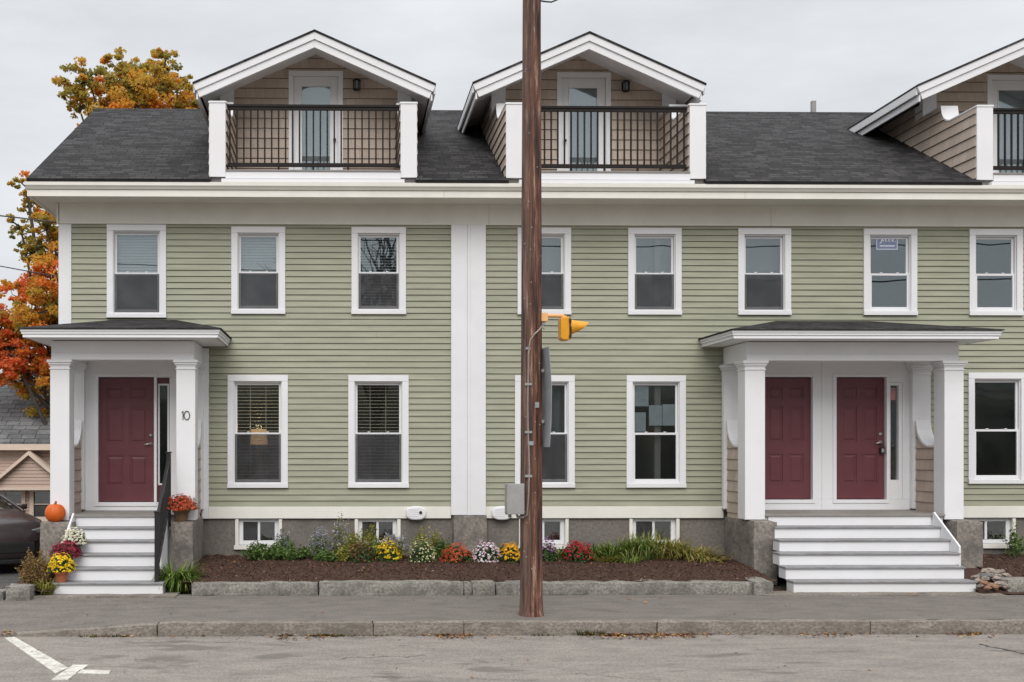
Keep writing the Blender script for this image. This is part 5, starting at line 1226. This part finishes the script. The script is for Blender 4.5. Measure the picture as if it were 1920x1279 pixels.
# ------------------------------------------------------------------ parked car
CARP, nt, b, o = nodes('car_paint'); b.inputs['Base Color'].default_value = (.030, .020, .022, 1); b.inputs['Roughness'].default_value = .35; b.inputs['Coat Weight'].default_value = .25; b.inputs['Coat Roughness'].default_value = .08
c = ramp(nt, noise_n(nt, coords(nt), 9), [(.3, (.026, .018, .020)), (.7, (.036, .024, .026))]); nt.links.new(c, b.inputs['Base Color'])
RUB = M('tyre_rubber', (.012, .012, .012), .8, .1, 9); CGL = M('car_window_glass', (.012, .014, .015), .06, .1, 3, spec=.4); LAMP = M('headlight_lens', (.10, .10, .105), .12, .1, 4, spec=.8)
car = thing('parked_car', 'dark maroon car parked nose-out in the driveway at the picture edge', 'car', (0, 0, 0))
def loft(mb, secs):
    n = len(secs[0]); vs = [p for s_ in secs for p in s_]
    mb.add(vs, [(i * n + k, i * n + (k + 1) % n, (i + 1) * n + (k + 1) % n, (i + 1) * n + k) for i in range(len(secs) - 1) for k in range(n)] + [tuple(range(n - 1, -1, -1)), tuple(range((len(secs) - 1) * n, len(secs) * n))])
def sec(y, w, zb, zt, sh, crown=.03):
    h = [(.0, zt + crown), (w * .55, zt + crown * .7), (w * .80, zt - .01), (w * .93, zt - sh * .55), (w, zt - sh - .12), (w * 1.0, zb + .22), (w * .96, zb + .03), (w * .7, zb)]
    return [(x, y, z) for x, z in h] + [(-x, y, z) for x, z in h[:0:-1]]
mb = MB(); loft(mb, [sec(.0, .55, .36, .62, .04), sec(.05, .72, .28, .78, .06), sec(.22, .86, .24, .90, .08), sec(.5, .92, .23, .97, .10), (sec(1.0, .925, .23, 1.02, .12)), sec(1.5, .925, .23, 1.06, .13), sec(2.6, .925, .23, 1.06, .10), sec(3.8, .92, .23, 1.08, .10), sec(4.35, .88, .26, 1.06, .1), sec(4.55, .78, .32, .95, .1)])
mb.build('body', CARP, car, smooth=True, bevel=0)
def gsec(y, w, zt, wt): 
    return [(w, y, 1.0), (wt, y, zt - .05), (wt * .8, y, zt), (0, y, zt + .02), (-wt * .8, y, zt), (-wt, y, zt - .05), (-w, y, 1.0)]
mb = MB(); loft(mb, [gsec(1.28, .72, 1.03, .70), gsec(1.85, .74, 1.24, .56), gsec(2.3, .75, 1.36, .50), gsec(2.9, .75, 1.38, .50), gsec(3.6, .74, 1.32, .50), gsec(4.35, .72, 1.05, .68)])
mb.build('greenhouse', CGL, car, smooth=False)
mb = MB(); loft(mb, [[(x, y, z + .006) for x, y, z in s_] for s_ in ([(.505, 2.28, 1.31), (.40, 2.28, 1.365), (0, 2.28, 1.385), (-.40, 2.28, 1.365), (-.505, 2.28, 1.31)], [(.505, 2.9, 1.335), (.40, 2.9, 1.39), (0, 2.9, 1.41), (-.40, 2.9, 1.39), (-.505, 2.9, 1.335)], [(.505, 3.6, 1.275), (.40, 3.6, 1.33), (0, 3.6, 1.35), (-.40, 3.6, 1.33), (-.505, 3.6, 1.275)])])
for s_ in (-1, 1): mb.tube([(s_ * .75, 1.24, 1.03), (s_ * .63, 1.85, 1.20), (s_ * .52, 2.28, 1.325), (s_ * .52, 2.9, 1.35)], .028, 6)
mb.build('roof_panel', CARP, car, smooth=True)
for s_ in (-1, 1):
    mb = MB(); mb.box(s_ * .76, s_ * .90, 1.55, 1.63, 1.05, 1.15); mb.build('wing_mirror', CARP, car, bevel=.03)
    mb = MB(); mb.box(s_ * .9285, s_ * .931, 1.35, 1.36, .35, 1.0); mb.box(s_ * .9285, s_ * .931, 2.5, 2.51, .35, 1.0); mb.build('door_gap', RUB, car)
    mb = MB(); mb.prism([(s_ * .50, .66), (s_ * .80, .74), (s_ * .82, .83), (s_ * .52, .77)], 'y', .05, .3); mb.build('headlight', LAMP, car, bevel=.02)
    for yy in (.92, 3.62):
        mb = MB(); mb.lathe([(.20, -.11), (.325, -.10), (.345, -.06), (.345, .06), (.325, .10), (.20, .11)], (s_ * .845, yy, .335), 30, 'x'); w = mb.build('wheel', RUB, car, smooth=True)
        mb = MB(); mb.lathe([(.205, .09 * s_), (.19, .10 * s_), (.05, .085 * s_), (.03, .10 * s_)], (s_ * .845, yy, .335), 24, 'x'); mb.build('rim', GREYM, w)
        mb = MB(); n = 18; vs = []
        for k in range(n + 1):
            a = math.pi * k / n * 1.08 - .12; 
            for r_, o_ in ((.36, .935), (.43, .945), (.43, .90), (.36, .90)): vs.append((s_ * o_, yy + r_ * math.cos(a), .335 + r_ * math.sin(a)))
        mb.add(vs, [(4 * k + q, 4 * k + (q + 1) % 4, 4 * k + 4 + (q + 1) % 4, 4 * k + 4 + q) for k in range(n) for q in range(4)]); mb.build('wheel_arch', RUB, car)
MB().box(-.62, .62, -.012, .05, .40, .58).build('grille', RUB, car, bevel=.02); MB().box(-.82, .82, .02, .2, .22, .30).build('bumper_lip', RUB, car, bevel=.02)
car.rotation_euler = (0, 0, R(30)); 
cx_ = PX(72, .2)
car.location = (cx_ - .66, .15, -.06)
# ------------------------------------------------------------------ lamp inside the first ground-floor window
x, z = P(485.5, 819, .75); LS, nt, b, o = nodes('lamp_shade_cloth'); b.inputs['Base Color'].default_value = (.75, .48, .26, 1); b.inputs['Emission Color'].default_value = (1, .56, .26, 1); b.inputs['Emission Strength'].default_value = .55
nt.links.new(ramp(nt, noise_n(nt, coords(nt), 8), [(.3, (.70, .44, .24)), (.7, (.80, .52, .30))]), b.inputs['Base Color'])
tl = thing('table_lamp', 'lit table lamp with a warm shade behind the blind of the first ground-floor window', 'lamp', (x, .75, 1.08))
MB().lathe([(.155, -.14), (.15, -.14), (.13, .13), (.135, .13)], (x, .75, z), 28).build('lamp_shade', LS, tl, smooth=True)
MB().lathe([(.09, 0), (.09, .02), (.03, .04), (.05, .2), (.07, .35), (.03, .5), (.012, .55), (.012, z - .1 - 1.7)], (x, .75, 1.7), 20).build('lamp_base', POTS['brown'], tl, smooth=True)
st = thing('side_table', 'small table carrying the lit lamp behind the first ground-floor window', 'table', (x, .85, 1.082))
MB().box(x - .35, x + .35, .6, 1.1, 1.66, 1.70).build('tabletop', POTS['brown'], st, bevel=.005)
for a in (-.3, .3):
    for yy in (.65, 1.05): MB().box(x + a - .02, x + a + .02, yy - .02, yy + .02, 1.082, 1.66).build('leg', POTS['brown'], st)
ld = bpy.data.lights.new('lamp_light', 'POINT'); ld.energy = 26; ld.color = (1, .62, .3); ld.shadow_soft_size = .06
lo = bpy.data.objects.new('lamp_light', ld); lo.location = (x, .75, z + .16); COL.objects.link(lo)
# ------------------------------------------------------------------ light: a high overcast
EL, AZ = R(43), R(6)    # sun veiled by cloud, behind the camera
w = bpy.data.worlds.new('World'); S.world = w; w.use_nodes = True; nt = w.node_tree; bg = nt.nodes['Background']
sky = N(nt, 'ShaderNodeTexSky'); sky.sky_type = 'NISHITA'; sky.sun_disc = False; sky.sun_elevation = EL; sky.sun_rotation = R(180) - AZ; sky.air_density = 1; sky.dust_density = 3
tc = N(nt, 'ShaderNodeTexCoord'); sp = N(nt, 'ShaderNodeSeparateXYZ'); nt.links.new(tc.outputs['Generated'], sp.inputs[0])
gr = N(nt, 'ShaderNodeMapRange'); gr.inputs['From Min'].default_value = .34; gr.inputs['From Max'].default_value = .95; gr.inputs['To Min'].default_value = 1.0; gr.inputs['To Max'].default_value = SKYTOP; nt.links.new(sp.outputs['Z'], gr.inputs['Value'])
mp = N(nt, 'ShaderNodeMapping'); mp.inputs['Scale'].default_value = (1, 1, 3.2); nt.links.new(tc.outputs['Generated'], mp.inputs['Vector'])
cl_ = ramp(nt, noise_n(nt, mp.outputs[0], 3.4, 7, .58), [(.32, mulc(CLOUD, .88)), (.68, mulc(CLOUD, 1.09))])
m1 = N(nt, 'ShaderNodeVectorMath'); m1.operation = 'SCALE'; nt.links.new(cl_, m1.inputs[0]); nt.links.new(gr.outputs[0], m1.inputs['Scale'])
m2 = N(nt, 'ShaderNodeVectorMath'); m2.operation = 'SCALE'; nt.links.new(m1.outputs[0], m2.inputs[0]); m2.inputs['Scale'].default_value = 10.0
c = mix(nt, .92, sky.outputs[0], m2.outputs[0]); nt.links.new(c, bg.inputs['Color']); bg.inputs['Strength'].default_value = .1
sd = bpy.data.lights.new('sun', 'SUN'); sd.energy = SUNE; sd.angle = R(40); sd.color = (1, .965, .93)
so = bpy.data.objects.new('sun', sd); COL.objects.link(so); so.rotation_euler = (R(90) - EL, 0, -AZ)
S.view_settings.view_transform = 'Standard'; S.view_settings.look = 'None'; S.view_settings.gamma = 1; S.view_settings.exposure = EXPO
S.render.engine = 'CYCLES'; S.cycles.max_bounces = 8; S.cycles.transparent_max_bounces = 16; S.cycles.use_denoising = True
S.render.film_transparent = False
